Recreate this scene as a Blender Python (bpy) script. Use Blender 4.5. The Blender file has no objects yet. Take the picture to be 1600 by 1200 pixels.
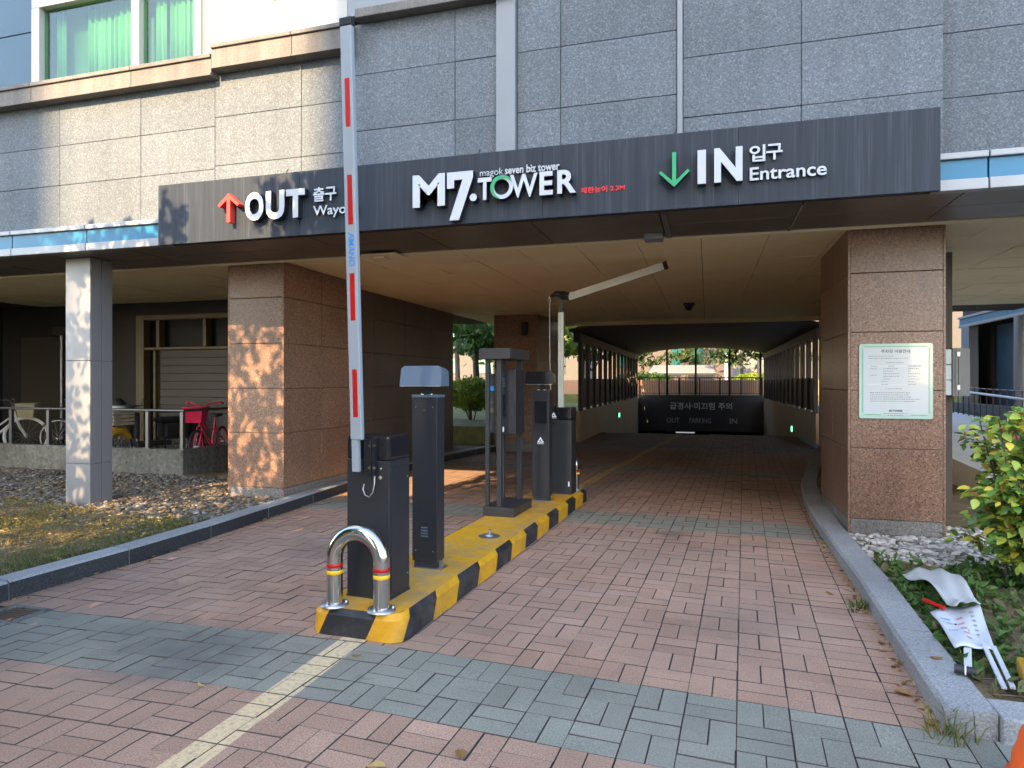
import bpy, bmesh, math, random
from math import sin, cos, pi, radians as R
from mathutils import Vector, Matrix, noise as mnoise
from mathutils.geometry import tessellate_polygon

sc = bpy.context.scene
COL = sc.collection
random.seed(11)

# ------------------------------------------------------------------ camera, sky, sun, exposure
cam_d = bpy.data.cameras.new('camera')
cam = bpy.data.objects.new('camera', cam_d)
COL.objects.link(cam)
cam_d.sensor_width = 36.0
cam_d.lens = 1046.0 / 1600.0 * 36.0
cam_d.shift_y = -0.0025
cam_d.clip_start = 0.05
cam_d.clip_end = 900.0
cam.location = (0.0, 0.0, 1.55)
cam.rotation_euler = (R(90), 0.0, R(16.26))
sc.camera = cam

SUN_EL = 29.6
SUN_SLOPE = 0.125                       # dx per dy of the sun's travel
az = math.atan(SUN_SLOPE)
LDIR = Vector((sin(az) * cos(R(SUN_EL)), cos(az) * cos(R(SUN_EL)), -sin(R(SUN_EL))))
world = bpy.data.worlds.new('World')
sc.world = world
world.use_nodes = True
nt = world.node_tree
nt.nodes.clear()
sky = nt.nodes.new('ShaderNodeTexSky')
sky.sky_type = 'NISHITA'
sky.sun_disc = False
sky.sun_elevation = R(SUN_EL)
sky.sun_rotation = math.atan2(-LDIR.x, -LDIR.y)
sky.air_density = 1.0
sky.dust_density = 1.4
sky.ozone_density = 1.4
bg = nt.nodes.new('ShaderNodeBackground')
bg.inputs['Strength'].default_value = 0.15
wo = nt.nodes.new('ShaderNodeOutputWorld')
nt.links.new(sky.outputs[0], bg.inputs[0])
nt.links.new(bg.outputs[0], wo.inputs[0])
sun_d = bpy.data.lights.new('sun', 'SUN')
sun_d.energy = 2.5
sun_d.angle = R(0.53)
sun_d.color = (1.0, 0.72, 0.42)
sun = bpy.data.objects.new('sun', sun_d)
COL.objects.link(sun)
sun.rotation_euler = LDIR.to_track_quat('-Z', 'Y').to_euler()
sun.location = (-5, -40, 30)
sc.view_settings.view_transform = 'Standard'
sc.view_settings.look = 'None'
sc.view_settings.gamma = 1.0
sc.view_settings.use_curve_mapping = False
sc.view_settings.exposure = 2.82
sc.cycles.max_bounces = 8
sc.cycles.diffuse_bounces = 5
sc.cycles.use_denoising = True

# ------------------------------------------------------------------ materials
def new_mat(name):
    m = bpy.data.materials.new(name)
    m.use_nodes = True
    t = m.node_tree
    t.nodes.clear()
    out = t.nodes.new('ShaderNodeOutputMaterial')
    p = t.nodes.new('ShaderNodeBsdfPrincipled')
    t.links.new(p.outputs[0], out.inputs[0])
    return m, t, p

def nd(t, typ, **kw):
    n = t.nodes.new(typ)
    for k, v in kw.items():
        if k in ('inp',):
            for kk, vv in v.items():
                n.inputs[kk].default_value = vv
        else:
            setattr(n, k, v)
    return n

def c4(c):
    return (c[0], c[1], c[2], 1.0)

def mixc(t, fac, a, b, blend='MIX'):
    n = t.nodes.new('ShaderNodeMix')
    n.data_type = 'RGBA'
    n.blend_type = blend
    for key, v in ((0, fac), (6, a), (7, b)):
        if hasattr(v, 'is_output') or isinstance(v, bpy.types.NodeSocket):
            t.links.new(v, n.inputs[key])
        elif key == 0:
            n.inputs[0].default_value = v
        else:
            n.inputs[key].default_value = c4(v)
    return n.outputs[2]

def ramp(t, fac, stops):
    n = t.nodes.new('ShaderNodeValToRGB')
    t.links.new(fac, n.inputs[0])
    cr = n.color_ramp
    while len(cr.elements) > 1:
        cr.elements.remove(cr.elements[-1])
    cr.elements[0].position = stops[0][0]
    cr.elements[0].color = c4(stops[0][1])
    for pos, c in stops[1:]:
        e = cr.elements.new(pos)
        e.color = c4(c)
    return n.outputs[0]

def math_n(t, op, a, b=None, c=None, clamp=False):
    n = t.nodes.new('ShaderNodeMath')
    n.operation = op
    n.use_clamp = clamp
    for i, v in enumerate((a, b, c)):
        if v is None:
            continue
        if isinstance(v, bpy.types.NodeSocket):
            t.links.new(v, n.inputs[i])
        else:
            n.inputs[i].default_value = v
    return n.outputs[0]

def wpos(t, scale=(1, 1, 1)):
    g = t.nodes.new('ShaderNodeNewGeometry')
    m = t.nodes.new('ShaderNodeMapping')
    m.inputs['Scale'].default_value = scale
    t.links.new(g.outputs['Position'], m.inputs[0])
    return m.outputs[0]

def noise_n(t, vec, scale, detail=4, rough=0.55, dist=0.0):
    n = t.nodes.new('ShaderNodeTexNoise')
    n.inputs['Scale'].default_value = scale
    n.inputs['Detail'].default_value = detail
    n.inputs['Roughness'].default_value = rough
    n.inputs['Distortion'].default_value = dist
    if vec is not None:
        t.links.new(vec, n.inputs['Vector'])
    return n.outputs['Fac']

def vor_n(t, vec, scale, out='Color'):
    n = t.nodes.new('ShaderNodeTexVoronoi')
    n.inputs['Scale'].default_value = scale
    t.links.new(vec, n.inputs['Vector'])
    return n.outputs[out]

def bump(t, p, height, strength=0.3, dist=0.01):
    b = t.nodes.new('ShaderNodeBump')
    b.inputs['Strength'].default_value = strength
    b.inputs['Distance'].default_value = dist
    t.links.new(height, b.inputs['Height'])
    t.links.new(b.outputs[0], p.inputs['Normal'])

def tone_attr(t):
    a = t.nodes.new('ShaderNodeAttribute')
    a.attribute_name = 'tone'
    return a.outputs['Fac']

def obj_rand(t):
    return t.nodes.new('ShaderNodeObjectInfo').outputs['Random']

def plain(name, col, rough=0.5, metal=0.0, var=0.12, scale=6.0, bmp=0.0, bscale=120.0, spec=None, coat=0.0):
    m, t, p = new_mat(name)
    v = wpos(t)
    f = noise_n(t, v, scale, 5)
    a = tuple(x * (1 - var) for x in col)
    b = tuple(min(1, x * (1 + var)) for x in col)
    t.links.new(mixc(t, f, a, b), p.inputs['Base Color'])
    p.inputs['Metallic'].default_value = metal
    r = t.nodes.new('ShaderNodeMapRange')
    t.links.new(noise_n(t, v, scale * 2.3, 3), r.inputs[0])
    r.inputs[3].default_value = max(0.02, rough - 0.08)
    r.inputs[4].default_value = min(1, rough + 0.08)
    t.links.new(r.outputs[0], p.inputs['Roughness'])
    if spec is not None:
        p.inputs['Specular IOR Level'].default_value = spec
    if coat:
        p.inputs['Coat Weight'].default_value = coat
    if bmp:
        bump(t, p, noise_n(t, v, bscale, 3), bmp, 0.004)
    return m

def granite(name, cols, scale, rough, bmp=0.2, blot=0.25, spec=0.5, aniso=None, obj_var=0.14, streaks=0.0):
    """speckled stone: cols = dark grain, mid, light grain"""
    m, t, p = new_mat(name)
    v = wpos(t, aniso or (1, 1, 1))
    g1 = noise_n(t, v, scale, 3, 0.7, 0.6)
    g2 = vor_n(t, v, scale * 1.7)
    sep = t.nodes.new('ShaderNodeSeparateColor')
    t.links.new(g2, sep.inputs[0])
    f = math_n(t, 'ADD', math_n(t, 'MULTIPLY', g1, 0.62), math_n(t, 'MULTIPLY', sep.outputs[0], 0.38))
    c = ramp(t, f, [(0.26, cols[0]), (0.42, cols[1]), (0.56, cols[1]), (0.74, cols[2])])
    big = noise_n(t, wpos(t), 0.9, 4)
    bm = t.nodes.new('ShaderNodeMapRange')
    t.links.new(big, bm.inputs[0])
    bm.inputs[1].default_value = 0.3
    bm.inputs[2].default_value = 0.7
    bm.inputs[3].default_value = 1 - blot
    bm.inputs[4].default_value = 1 + blot * 0.6
    ov = math_n(t, 'MULTIPLY_ADD', obj_rand(t), obj_var, 1 - obj_var / 2)
    s = math_n(t, 'MULTIPLY', bm.outputs[0], ov)
    if streaks:
        st = noise_n(t, wpos(t, (7, 7, 0.35)), 1.0, 4, 0.6)
        sr = t.nodes.new('ShaderNodeMapRange')
        t.links.new(st, sr.inputs[0])
        sr.inputs[1].default_value = 0.35
        sr.inputs[2].default_value = 0.65
        sr.inputs[3].default_value = 1 - streaks
        sr.inputs[4].default_value = 1 + streaks * 0.3
        s = math_n(t, 'MULTIPLY', s, sr.outputs[0])
    hs = t.nodes.new('ShaderNodeVectorMath')
    hs.operation = 'SCALE'
    t.links.new(c, hs.inputs[0])
    t.links.new(s, hs.inputs['Scale'])
    t.links.new(hs.outputs[0], p.inputs['Base Color'])
    p.inputs['Roughness'].default_value = rough
    p.inputs['Specular IOR Level'].default_value = spec
    if bmp:
        bump(t, p, f, bmp, 0.006)
    return m

M = {}
M['wall_granite'] = granite('grey_bush_hammered_granite', [(0.068, 0.078, 0.085), (0.108, 0.122, 0.132), (0.198, 0.216, 0.228)], 58, 0.75, 0.35, 0.14, obj_var=0.2, streaks=0.10)
M['pillar_granite'] = granite('red_brown_speckled_granite', [(0.05, 0.026, 0.017), (0.215, 0.115, 0.072), (0.38, 0.245, 0.165)], 62, 0.33, 0.05, 0.2, streaks=0.06)
M['pillar_base'] = granite('dark_base_granite', [(0.05, 0.045, 0.04), (0.16, 0.14, 0.12), (0.3, 0.27, 0.24)], 62, 0.5, 0.05)
M['dark_granite'] = granite('dark_brown_granite', [(0.03, 0.025, 0.022), (0.085, 0.07, 0.06), (0.15, 0.125, 0.11)], 60, 0.4, 0.05)
M['kerb_granite'] = granite('pale_grey_kerb_granite', [(0.13, 0.13, 0.125), (0.25, 0.247, 0.235), (0.36, 0.355, 0.34)], 90, 0.7, 0.25, 0.25)
M['kerb_dark'] = granite('dark_face_kerb_granite', [(0.010, 0.010, 0.011), (0.026, 0.026, 0.028), (0.06, 0.06, 0.06)], 90, 0.75, 0.25, 0.4)  # near-black granite for the lane-side face of the left kerb
M['mortar'] = plain('mortar', (0.16, 0.12, 0.1), 0.9)
M['mortar_red'] = plain('brown_sealant', (0.15, 0.10, 0.08), 0.9)
M['concrete'] = granite('weathered_concrete', [(0.085, 0.082, 0.068), (0.145, 0.138, 0.115), (0.20, 0.19, 0.165)], 14, 0.9, 0.3, 0.35, streaks=0.25)
M['ledge_stone'] = granite('warm_ledge_stone', [(0.11, 0.098, 0.085), (0.16, 0.143, 0.122), (0.205, 0.185, 0.16)], 70, 0.75, 0.1, 0.22, streaks=0.2)
M['beige_panel'] = plain('beige_panel', (0.24, 0.21, 0.175), 0.6, var=0.05, scale=1.5)
M['white_panel'] = plain('white_panel', (0.42, 0.395, 0.35), 0.5, var=0.04, scale=1.2)
M['teal_panel'] = plain('blue_grey_metal_panel', (0.035, 0.075, 0.10), 0.45, 0.2, var=0.05, scale=1.2)
M['pilaster'] = plain('pale_grey_aluminium', (0.20, 0.215, 0.225), 0.5, 0.1, var=0.10, scale=2.2)
M['silver'] = plain('weathered_silver_trim', (0.27, 0.275, 0.275), 0.42, 0.25, var=0.14, scale=3)
M['blue_band'] = plain('blue_fascia_paint', (0.006, 0.14, 0.25), 0.4, var=0.10, scale=1.6)
M['soffit'] = plain('dark_brown_metal_soffit', (0.15, 0.122, 0.095), 0.36, 0.35, var=0.10, scale=1.1)
M['ceiling'] = plain('beige_ceiling_panel', (0.78, 0.65, 0.38), 0.62, var=0.16, scale=0.9, bmp=0.25, bscale=5)
M['seam'] = plain('dark_ceiling_seam', (0.06, 0.045, 0.03), 0.9)
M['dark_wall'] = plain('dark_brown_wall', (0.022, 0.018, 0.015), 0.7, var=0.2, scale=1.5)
M['tunnel_wall'] = plain('tan_ramp_wall', (0.38, 0.25, 0.145), 0.75, var=0.2, scale=1.2, bmp=0.1)
M['tunnel_dark'] = plain('dark_brown_steel', (0.06, 0.043, 0.036), 0.55, 0.2, var=0.15)
M['tunnel_roof'] = plain('dark_canopy_underside', (0.075, 0.06, 0.05), 0.7, var=0.15)
M['text_wall'] = plain('charcoal_ramp_headwall', (0.075, 0.06, 0.052), 0.6, var=0.15)
M['text_grey'] = plain('grey_cut_lettering', (0.8, 0.70, 0.62), 0.5)
M['text_dim'] = plain('dim_grey_lettering', (0.50, 0.43, 0.39), 0.5)
M['alu_column'] = plain('grey_aluminium_cladding', (0.225, 0.22, 0.22), 0.42, 0.25, var=0.07, scale=1.5)
M['charcoal'] = plain('charcoal_powder_coat', (0.022, 0.022, 0.025), 0.42, 0.1, var=0.10, scale=3, bmp=0.05, bscale=300)
M['black_gloss'] = plain('black_gloss_plastic', (0.012, 0.012, 0.014), 0.22, var=0.2, scale=4)
M['black_matte'] = plain('black_matte_plastic', (0.02, 0.02, 0.022), 0.6)
M['hood'] = plain('grey_metallic_hood', (0.105, 0.14, 0.185), 0.38, 0.1, var=0.05)
M['frame_grey'] = plain('grey_steel_frame', (0.042, 0.042, 0.043), 0.4, 0.35, var=0.08)
M['steel'] = plain('polished_stainless_steel', (0.62, 0.60, 0.57), 0.14, 1.0, var=0.06, scale=8)
M['steel_dull'] = plain('dull_steel', (0.42, 0.41, 0.40), 0.4, 0.9, var=0.2, scale=14)
M['boom'] = plain('white_boom_paint', (0.275, 0.30, 0.32), 0.38, var=0.03)
M['boom_cream'] = plain('cream_white_boom_paint', (0.6, 0.57, 0.51), 0.38, var=0.03)
M['red'] = plain('red_reflective', (0.42, 0.006, 0.004), 0.35, var=0.05)
M['red_paint'] = plain('red_letter_paint', (0.62, 0.045, 0.03), 0.4, var=0.08)
M['red_text'] = plain('red_vinyl', (0.62, 0.02, 0.025), 0.5)
M['green'] = plain('green_letter_paint', (0.015, 0.30, 0.11), 0.4, var=0.06)
M['yellow_tape'] = plain('yellow_reflective_tape', (0.78, 0.44, 0.01), 0.4, var=0.05)
M['white_letter'] = plain('white_acrylic_letter', (0.45, 0.465, 0.475), 0.42, var=0.03)
M['letter_side'] = plain('black_letter_return', (0.015, 0.014, 0.016), 0.35)
M['blue_text'] = plain('blue_print', (0.02, 0.22, 0.60), 0.5)
M['white_print'] = plain('white_print', (0.75, 0.75, 0.75), 0.5)
M['grey_print'] = plain('grey_print', (0.16, 0.165, 0.165), 0.6)
M['black_print'] = plain('black_print', (0.05, 0.05, 0.05), 0.6)
M['notice'] = plain('glossy_white_sheet', (0.50, 0.52, 0.51), 0.16, var=0.02, coat=0.4)
M['notice_edge'] = plain('pale_green_sheet', (0.40, 0.52, 0.43), 0.16, var=0.02, coat=0.4)
M['notice_green'] = plain('green_print', (0.05, 0.33, 0.12), 0.3)
M['notice_band'] = plain('grey_table_print', (0.52, 0.53, 0.51), 0.3)
M['win_frame'] = plain('white_window_frame', (0.42, 0.40, 0.37), 0.4, var=0.04)
M['curtain'] = plain('green_curtain', (0.17, 0.31, 0.18), 0.85, var=0.12, scale=5)
M['dark_room'] = plain('dim_room_back', (0.07, 0.13, 0.09), 0.9)
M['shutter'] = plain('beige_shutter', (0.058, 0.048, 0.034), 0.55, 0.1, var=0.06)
M['tan_frame'] = plain('tan_door_frame', (0.12, 0.085, 0.035), 0.5)
M['rail_steel'] = plain('grey_rail_steel', (0.13, 0.13, 0.13), 0.35, 0.7, var=0.1)
M['tyre'] = plain('tyre_rubber', (0.025, 0.025, 0.025), 0.85)
M['white_tyre'] = plain('white_rim', (0.68, 0.67, 0.64), 0.45)
M['white_bike'] = plain('white_bicycle_paint', (0.62, 0.61, 0.58), 0.3)
M['pink'] = plain('pink_bicycle_paint', (0.62, 0.018, 0.075), 0.32, var=0.06)
M['basket'] = plain('tan_wicker_basket', (0.40, 0.33, 0.20), 0.8, var=0.25, scale=40, bmp=0.5, bscale=80)
M['cream_crate'] = plain('cream_plastic_crate', (0.34, 0.29, 0.21), 0.6)
M['yellow'] = plain('yellow_plastic', (0.42, 0.22, 0.010), 0.4, var=0.08)
M['orange'] = plain('orange_plastic', (0.75, 0.10, 0.015), 0.42, var=0.08)
M['bag_white'] = plain('white_cloth', (0.55, 0.55, 0.52), 0.9)
M['bark'] = plain('bark', (0.075, 0.055, 0.04), 0.95, var=0.35, scale=14, bmp=0.6, bscale=30)
M['stem'] = plain('brown_stem', (0.10, 0.07, 0.05), 0.9, var=0.3, scale=30)
M['asphalt'] = plain('asphalt', (0.06, 0.06, 0.06), 0.9, var=0.25, scale=3, bmp=0.4)
M['sand'] = plain('joint_sand', (0.095, 0.075, 0.06), 0.98, var=0.3, scale=6)
M['pave_concrete'] = plain('pale_path_concrete', (0.62, 0.59, 0.53), 0.85, var=0.1, scale=2)
M['far_beige'] = plain('pinkish_beige_stone', (0.115, 0.085, 0.07), 0.85, var=0.08, scale=0.8)
M['far_grey'] = plain('pale_grey_render', (0.18, 0.18, 0.178), 0.85, var=0.06, scale=0.5)
M['far_tan'] = plain('tan_render', (0.10, 0.088, 0.072), 0.85, var=0.06, scale=0.4)
M['far_glass'] = plain('teal_window_glass', (0.03, 0.12, 0.11), 0.08, var=0.2, scale=0.7)
M['roof_white'] = plain('white_canopy_sheet', (0.20, 0.185, 0.165), 0.5)
M['fence_brown'] = plain('brown_fence_bar', (0.05, 0.035, 0.028), 0.5, 0.3)
M['paper'] = plain('off_white_sheet', (0.42, 0.415, 0.39), 0.55, var=0.05, scale=5)
M['paper_white'] = plain('white_placard', (0.52, 0.53, 0.54), 0.5, var=0.03)
M['box_grey'] = plain('grey_utility_box_paint', (0.20, 0.20, 0.185), 0.5, 0.1, var=0.06)
M['box_white'] = plain('white_meter_box', (0.60, 0.66, 0.66), 0.4, var=0.04)

def emit(name, col, strength):
    m, t, p = new_mat(name)
    p.inputs['Base Color'].default_value = c4(col)
    p.inputs['Emission Color'].default_value = c4(col)
    p.inputs['Emission Strength'].default_value = strength
    return m
M['green_lamp'] = emit('lit_green_exit_lens', (0.20, 1.0, 0.5), 0.5)
M['tube_lamp'] = emit('lit_white_tube', (0.85, 0.95, 1.0), 0.07)

def glass_mat():
    m, t, p = new_mat('green_tinted_glass')
    p.inputs['Base Color'].default_value = (0.62, 0.85, 0.68, 1)
    p.inputs['Roughness'].default_value = 0.02
    tr = t.nodes.new('ShaderNodeBsdfTransparent')
    tr.inputs[0].default_value = (0.70, 0.88, 0.73, 1)
    gl = t.nodes.new('ShaderNodeBsdfGlossy')
    gl.inputs['Roughness'].default_value = 0.02
    fr = t.nodes.new('ShaderNodeLayerWeight')
    fr.inputs[0].default_value = 0.5
    fac = math_n(t, 'MULTIPLY_ADD', math_n(t, 'POWER', fr.outputs['Facing'], 4.0), 0.5, 0.05)
    mx = t.nodes.new('ShaderNodeMixShader')
    t.links.new(fac, mx.inputs[0])
    t.links.new(tr.outputs[0], mx.inputs[1])
    t.links.new(gl.outputs[0], mx.inputs[2])
    out = [n for n in t.nodes if n.type == 'OUTPUT_MATERIAL'][0]
    t.links.new(mx.outputs[0], out.inputs[0])
    return m
M['glass'] = glass_mat()
M['dark_glass'] = plain('dark_window_glass', (0.012, 0.013, 0.014), 0.2, var=0.2, spec=0.02)

def sign_mat():
    m, t, p = new_mat('charcoal_sign_sheet')
    st = noise_n(t, wpos(t, (16, 16, 0.5)), 1.0, 5, 0.65)
    fine = noise_n(t, wpos(t, (60, 60, 1.2)), 1.0, 3, 0.6)
    f = math_n(t, 'ADD', math_n(t, 'MULTIPLY', st, 0.65), math_n(t, 'MULTIPLY', fine, 0.35))
    c = ramp(t, f, [(0.32, (0.019, 0.023, 0.030)), (0.52, (0.028, 0.034, 0.043)), (0.68, (0.055, 0.064, 0.076))])
    t.links.new(c, p.inputs['Base Color'])
    p.inputs['Roughness'].default_value = 0.5
    p.inputs['Specular IOR Level'].default_value = 0.2
    return m
M['sign'] = sign_mat()

def paver_mat(name, dark, mid, light, line=True):
    m, t, p = new_mat(name)
    v = wpos(t)
    tone = tone_attr(t)
    base = ramp(t, tone, [(0.0, dark), (0.5, mid), (1.0, light)])
    grain = noise_n(t, v, 135, 3, 0.85)
    gmap = t.nodes.new('ShaderNodeMapRange')
    t.links.new(grain, gmap.inputs[0])
    gmap.inputs[1].default_value = 0.3
    gmap.inputs[2].default_value = 0.7
    gmap.inputs[3].default_value = 0.42
    gmap.inputs[4].default_value = 1.58
    blot = noise_n(t, v, 1.3, 5, 0.6)
    bmap = t.nodes.new('ShaderNodeMapRange')
    t.links.new(blot, bmap.inputs[0])
    bmap.inputs[1].default_value = 0.3
    bmap.inputs[2].default_value = 0.7
    bmap.inputs[3].default_value = 0.80
    bmap.inputs[4].default_value = 1.16
    s = math_n(t, 'MULTIPLY', gmap.outputs[0], bmap.outputs[0])
    vs = t.nodes.new('ShaderNodeVectorMath')
    vs.operation = 'SCALE'
    t.links.new(base, vs.inputs[0])
    t.links.new(s, vs.inputs['Scale'])
    patch = noise_n(t, v, 0.62, 3, 0.5)
    pm = t.nodes.new('ShaderNodeMapRange')
    t.links.new(patch, pm.inputs[0])
    pm.inputs[1].default_value = 0.40
    pm.inputs[2].default_value = 0.62
    pm.inputs[3].default_value = 0.0
    pm.inputs[4].default_value = 0.55
    col = mixc(t, pm.outputs[0], vs.outputs[0], tuple(.55 * q + .45 * (.215, .178, .142)[i] for i, q in enumerate(mid)))
    # pale dust dragged along the tyre tracks
    dust = noise_n(t, wpos(t, (0.35, 3.2, 1)), 1.0, 5, 0.65)
    dm = t.nodes.new('ShaderNodeMapRange')
    t.links.new(dust, dm.inputs[0])
    dm.inputs[1].default_value = 0.60
    dm.inputs[2].default_value = 0.78
    dm.inputs[3].default_value = 0.0
    dm.inputs[4].default_value = 0.5
    col = mixc(t, dm.outputs[0], col, (0.36, 0.31, 0.28))
    # dark oily spots
    sp = noise_n(t, v, 2.7, 3, 0.5, 1.2)
    sm = t.nodes.new('ShaderNodeMapRange')
    t.links.new(sp, sm.inputs[0])
    sm.inputs[1].default_value = 0.66
    sm.inputs[2].default_value = 0.78
    sm.inputs[3].default_value = 0.0
    sm.inputs[4].default_value = 0.55
    col = mixc(t, sm.outputs[0], col, (0.07, 0.065, 0.062))
    # oil stains soaked into the front band and the left lane
    gp_ = t.nodes.new('ShaderNodeNewGeometry')
    for (cx_, cy_, rad, amt) in ((-2.85, 3.18, .62, .6), (-3.35, 3.35, .35, .35), (-.35, 7.0, .25, .6), (.15, 4.6, .5, .22), (-3.4, 5.4, .6, .25)):
        dn = t.nodes.new('ShaderNodeVectorMath')
        dn.operation = 'DISTANCE'
        t.links.new(gp_.outputs['Position'], dn.inputs[0])
        dn.inputs[1].default_value = (cx_, cy_, 0)
        dd = math_n(t, 'ADD', dn.outputs['Value'], math_n(t, 'MULTIPLY', math_n(t, 'SUBTRACT', noise_n(t, v, 4.5, 4, .6), .5), rad * 1.6))
        mr_ = t.nodes.new('ShaderNodeMapRange')
        t.links.new(dd, mr_.inputs[0])
        mr_.inputs[1].default_value = rad
        mr_.inputs[2].default_value = rad * .2
        mr_.inputs[3].default_value = 0.0
        mr_.inputs[4].default_value = amt
        col = mixc(t, mr_.outputs[0], col, (0.075, 0.075, 0.072))
    if line:
        g = t.nodes.new('ShaderNodeNewGeometry')
        sx = t.nodes.new('ShaderNodeSeparateXYZ')
        t.links.new(g.outputs['Position'], sx.inputs[0])
        x, y = sx.outputs[0], sx.outputs[1]
        wear = noise_n(t, v, 38, 4, 0.7)
        wv = t.nodes.new('ShaderNodeMapRange')
        t.links.new(wear, wv.inputs[0])
        wv.inputs[1].default_value = 0.34
        wv.inputs[2].default_value = 0.54
        wv.inputs[3].default_value = 0.35
        wv.inputs[4].default_value = 0.98
        e = math_n(t, 'ABSOLUTE', math_n(t, 'ADD', x, 2.038))
        edge = math_n(t, 'ADD', e, math_n(t, 'MULTIPLY', math_n(t, 'SUBTRACT', wear, 0.5), 0.012))
        inl = math_n(t, 'LESS_THAN', edge, 0.082)
        iny = math_n(t, 'LESS_THAN', y, 4.2)
        k = math_n(t, 'MULTIPLY', math_n(t, 'MULTIPLY', inl, iny), wv.outputs[0])
        col = mixc(t, k, col, (0.62, 0.455, 0.25))
        # worn yellow centre line inside the garage
        cx = math_n(t, 'MULTIPLY_ADD', y, 0.1, -2.78)
        e2 = math_n(t, 'ABSOLUTE', math_n(t, 'SUBTRACT', x, cx))
        in2 = math_n(t, 'MULTIPLY', math_n(t, 'LESS_THAN', e2, 0.07), math_n(t, 'GREATER_THAN', y, 9.0))
        k2 = math_n(t, 'MULTIPLY', in2, math_n(t, 'MULTIPLY', wv.outputs[0], 0.8))
        col = mixc(t, k2, col, (0.55, 0.36, 0.10))
    t.links.new(col, p.inputs['Base Color'])
    rr = t.nodes.new('ShaderNodeMapRange')
    t.links.new(blot, rr.inputs[0])
    rr.inputs[3].default_value = 0.62
    rr.inputs[4].default_value = 0.85
    t.links.new(rr.outputs[0], p.inputs['Roughness'])
    p.inputs['Specular IOR Level'].default_value = 0.35
    bump(t, p, grain, 0.35, 0.003)
    return m
M['joint_dirt'] = plain('dirt_in_the_joints', (0.075, 0.060, 0.050), 0.95, var=0.4, scale=8)
M['paver_red'] = paver_mat('red_concrete_paver', (0.26, 0.153, 0.100), (0.335, 0.200, 0.132), (0.41, 0.252, 0.172))
M['paver_grey'] = paver_mat('grey_green_concrete_paver', (0.158, 0.152, 0.115), (0.208, 0.20, 0.152), (0.258, 0.248, 0.192))

def tone_mat(name, stops, rough=0.8, trans=0.0, spec=0.3):
    m, t, p = new_mat(name)
    c = ramp(t, tone_attr(t), stops)
    f = noise_n(t, wpos(t), 30, 3)
    s = t.nodes.new('ShaderNodeVectorMath')
    s.operation = 'SCALE'
    t.links.new(c, s.inputs[0])
    t.links.new(math_n(t, 'MULTIPLY_ADD', f, 0.6, 0.7), s.inputs['Scale'])
    t.links.new(s.outputs[0], p.inputs['Base Color'])
    p.inputs['Roughness'].default_value = rough
    p.inputs['Specular IOR Level'].default_value = spec
    if trans:
        tl = t.nodes.new('ShaderNodeBsdfTranslucent')
        t.links.new(s.outputs[0], tl.inputs[0])
        mx = t.nodes.new('ShaderNodeMixShader')
        mx.inputs[0].default_value = trans
        out = [n for n in t.nodes if n.type == 'OUTPUT_MATERIAL'][0]
        t.links.new(p.outputs[0], mx.inputs[1])
        t.links.new(tl.outputs[0], mx.inputs[2])
        t.links.new(mx.outputs[0], out.inputs[0])
    return m
M['gravel'] = tone_mat('mixed_river_gravel', [(0, (0.06, 0.05, 0.04)), (0.4, (0.15, 0.13, 0.105)), (0.75, (0.25, 0.22, 0.185)), (0.92, (0.40, 0.36, 0.30)), (1, (0.5, 0.46, 0.39))], 0.8)
M['leaf_green'] = tone_mat('green_leaf', [(0, (0.025, 0.055, 0.014)), (0.5, (0.06, 0.12, 0.025)), (1, (0.13, 0.19, 0.04))], 0.5, 0.35)
M['leaf_pine'] = tone_mat('pine_needles', [(0, (0.018, 0.04, 0.014)), (0.5, (0.045, 0.085, 0.026)), (1, (0.10, 0.13, 0.035))], 0.6, 0.3)
M['leaf_bright'] = tone_mat('sunlit_yellow_green_leaf', [(0, (0.06, 0.12, 0.02)), (0.5, (0.20, 0.28, 0.03)), (1, (0.42, 0.38, 0.05))], 0.45, 0.35)  # brightness of sunlit foliage put into the leaf colour, behind the building
M['grass'] = tone_mat('dry_and_green_grass', [(0, (0.05, 0.09, 0.02)), (0.4, (0.11, 0.135, 0.022)), (0.7, (0.25, 0.19, 0.04)), (1, (0.38, 0.27, 0.08))], 0.7, 0.3)
M['groundcover'] = tone_mat('ground_cover_leaf', [(0, (0.03, 0.07, 0.015)), (0.55, (0.08, 0.16, 0.03)), (0.8, (0.13, 0.12, 0.05)), (1, (0.16, 0.08, 0.06))], 0.5, 0.3)
M['litter'] = tone_mat('dry_leaf', [(0, (0.12, 0.055, 0.02)), (0.5, (0.30, 0.16, 0.05)), (1, (0.5, 0.36, 0.14))], 0.8, 0.2)
M['shrub_green'] = plain('shrub_leaf_green', (0.085, 0.175, 0.03), 0.45, var=0.25, scale=20)
M['shrub_lime'] = plain('shrub_leaf_lime', (0.27, 0.33, 0.035), 0.45, var=0.2, scale=20)
M['shrub_yellow'] = plain('shrub_leaf_yellow', (0.50, 0.40, 0.05), 0.45, var=0.2, scale=20)
M['shrub_red'] = plain('shrub_leaf_red', (0.42, 0.09, 0.05), 0.45, var=0.25, scale=20)

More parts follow.
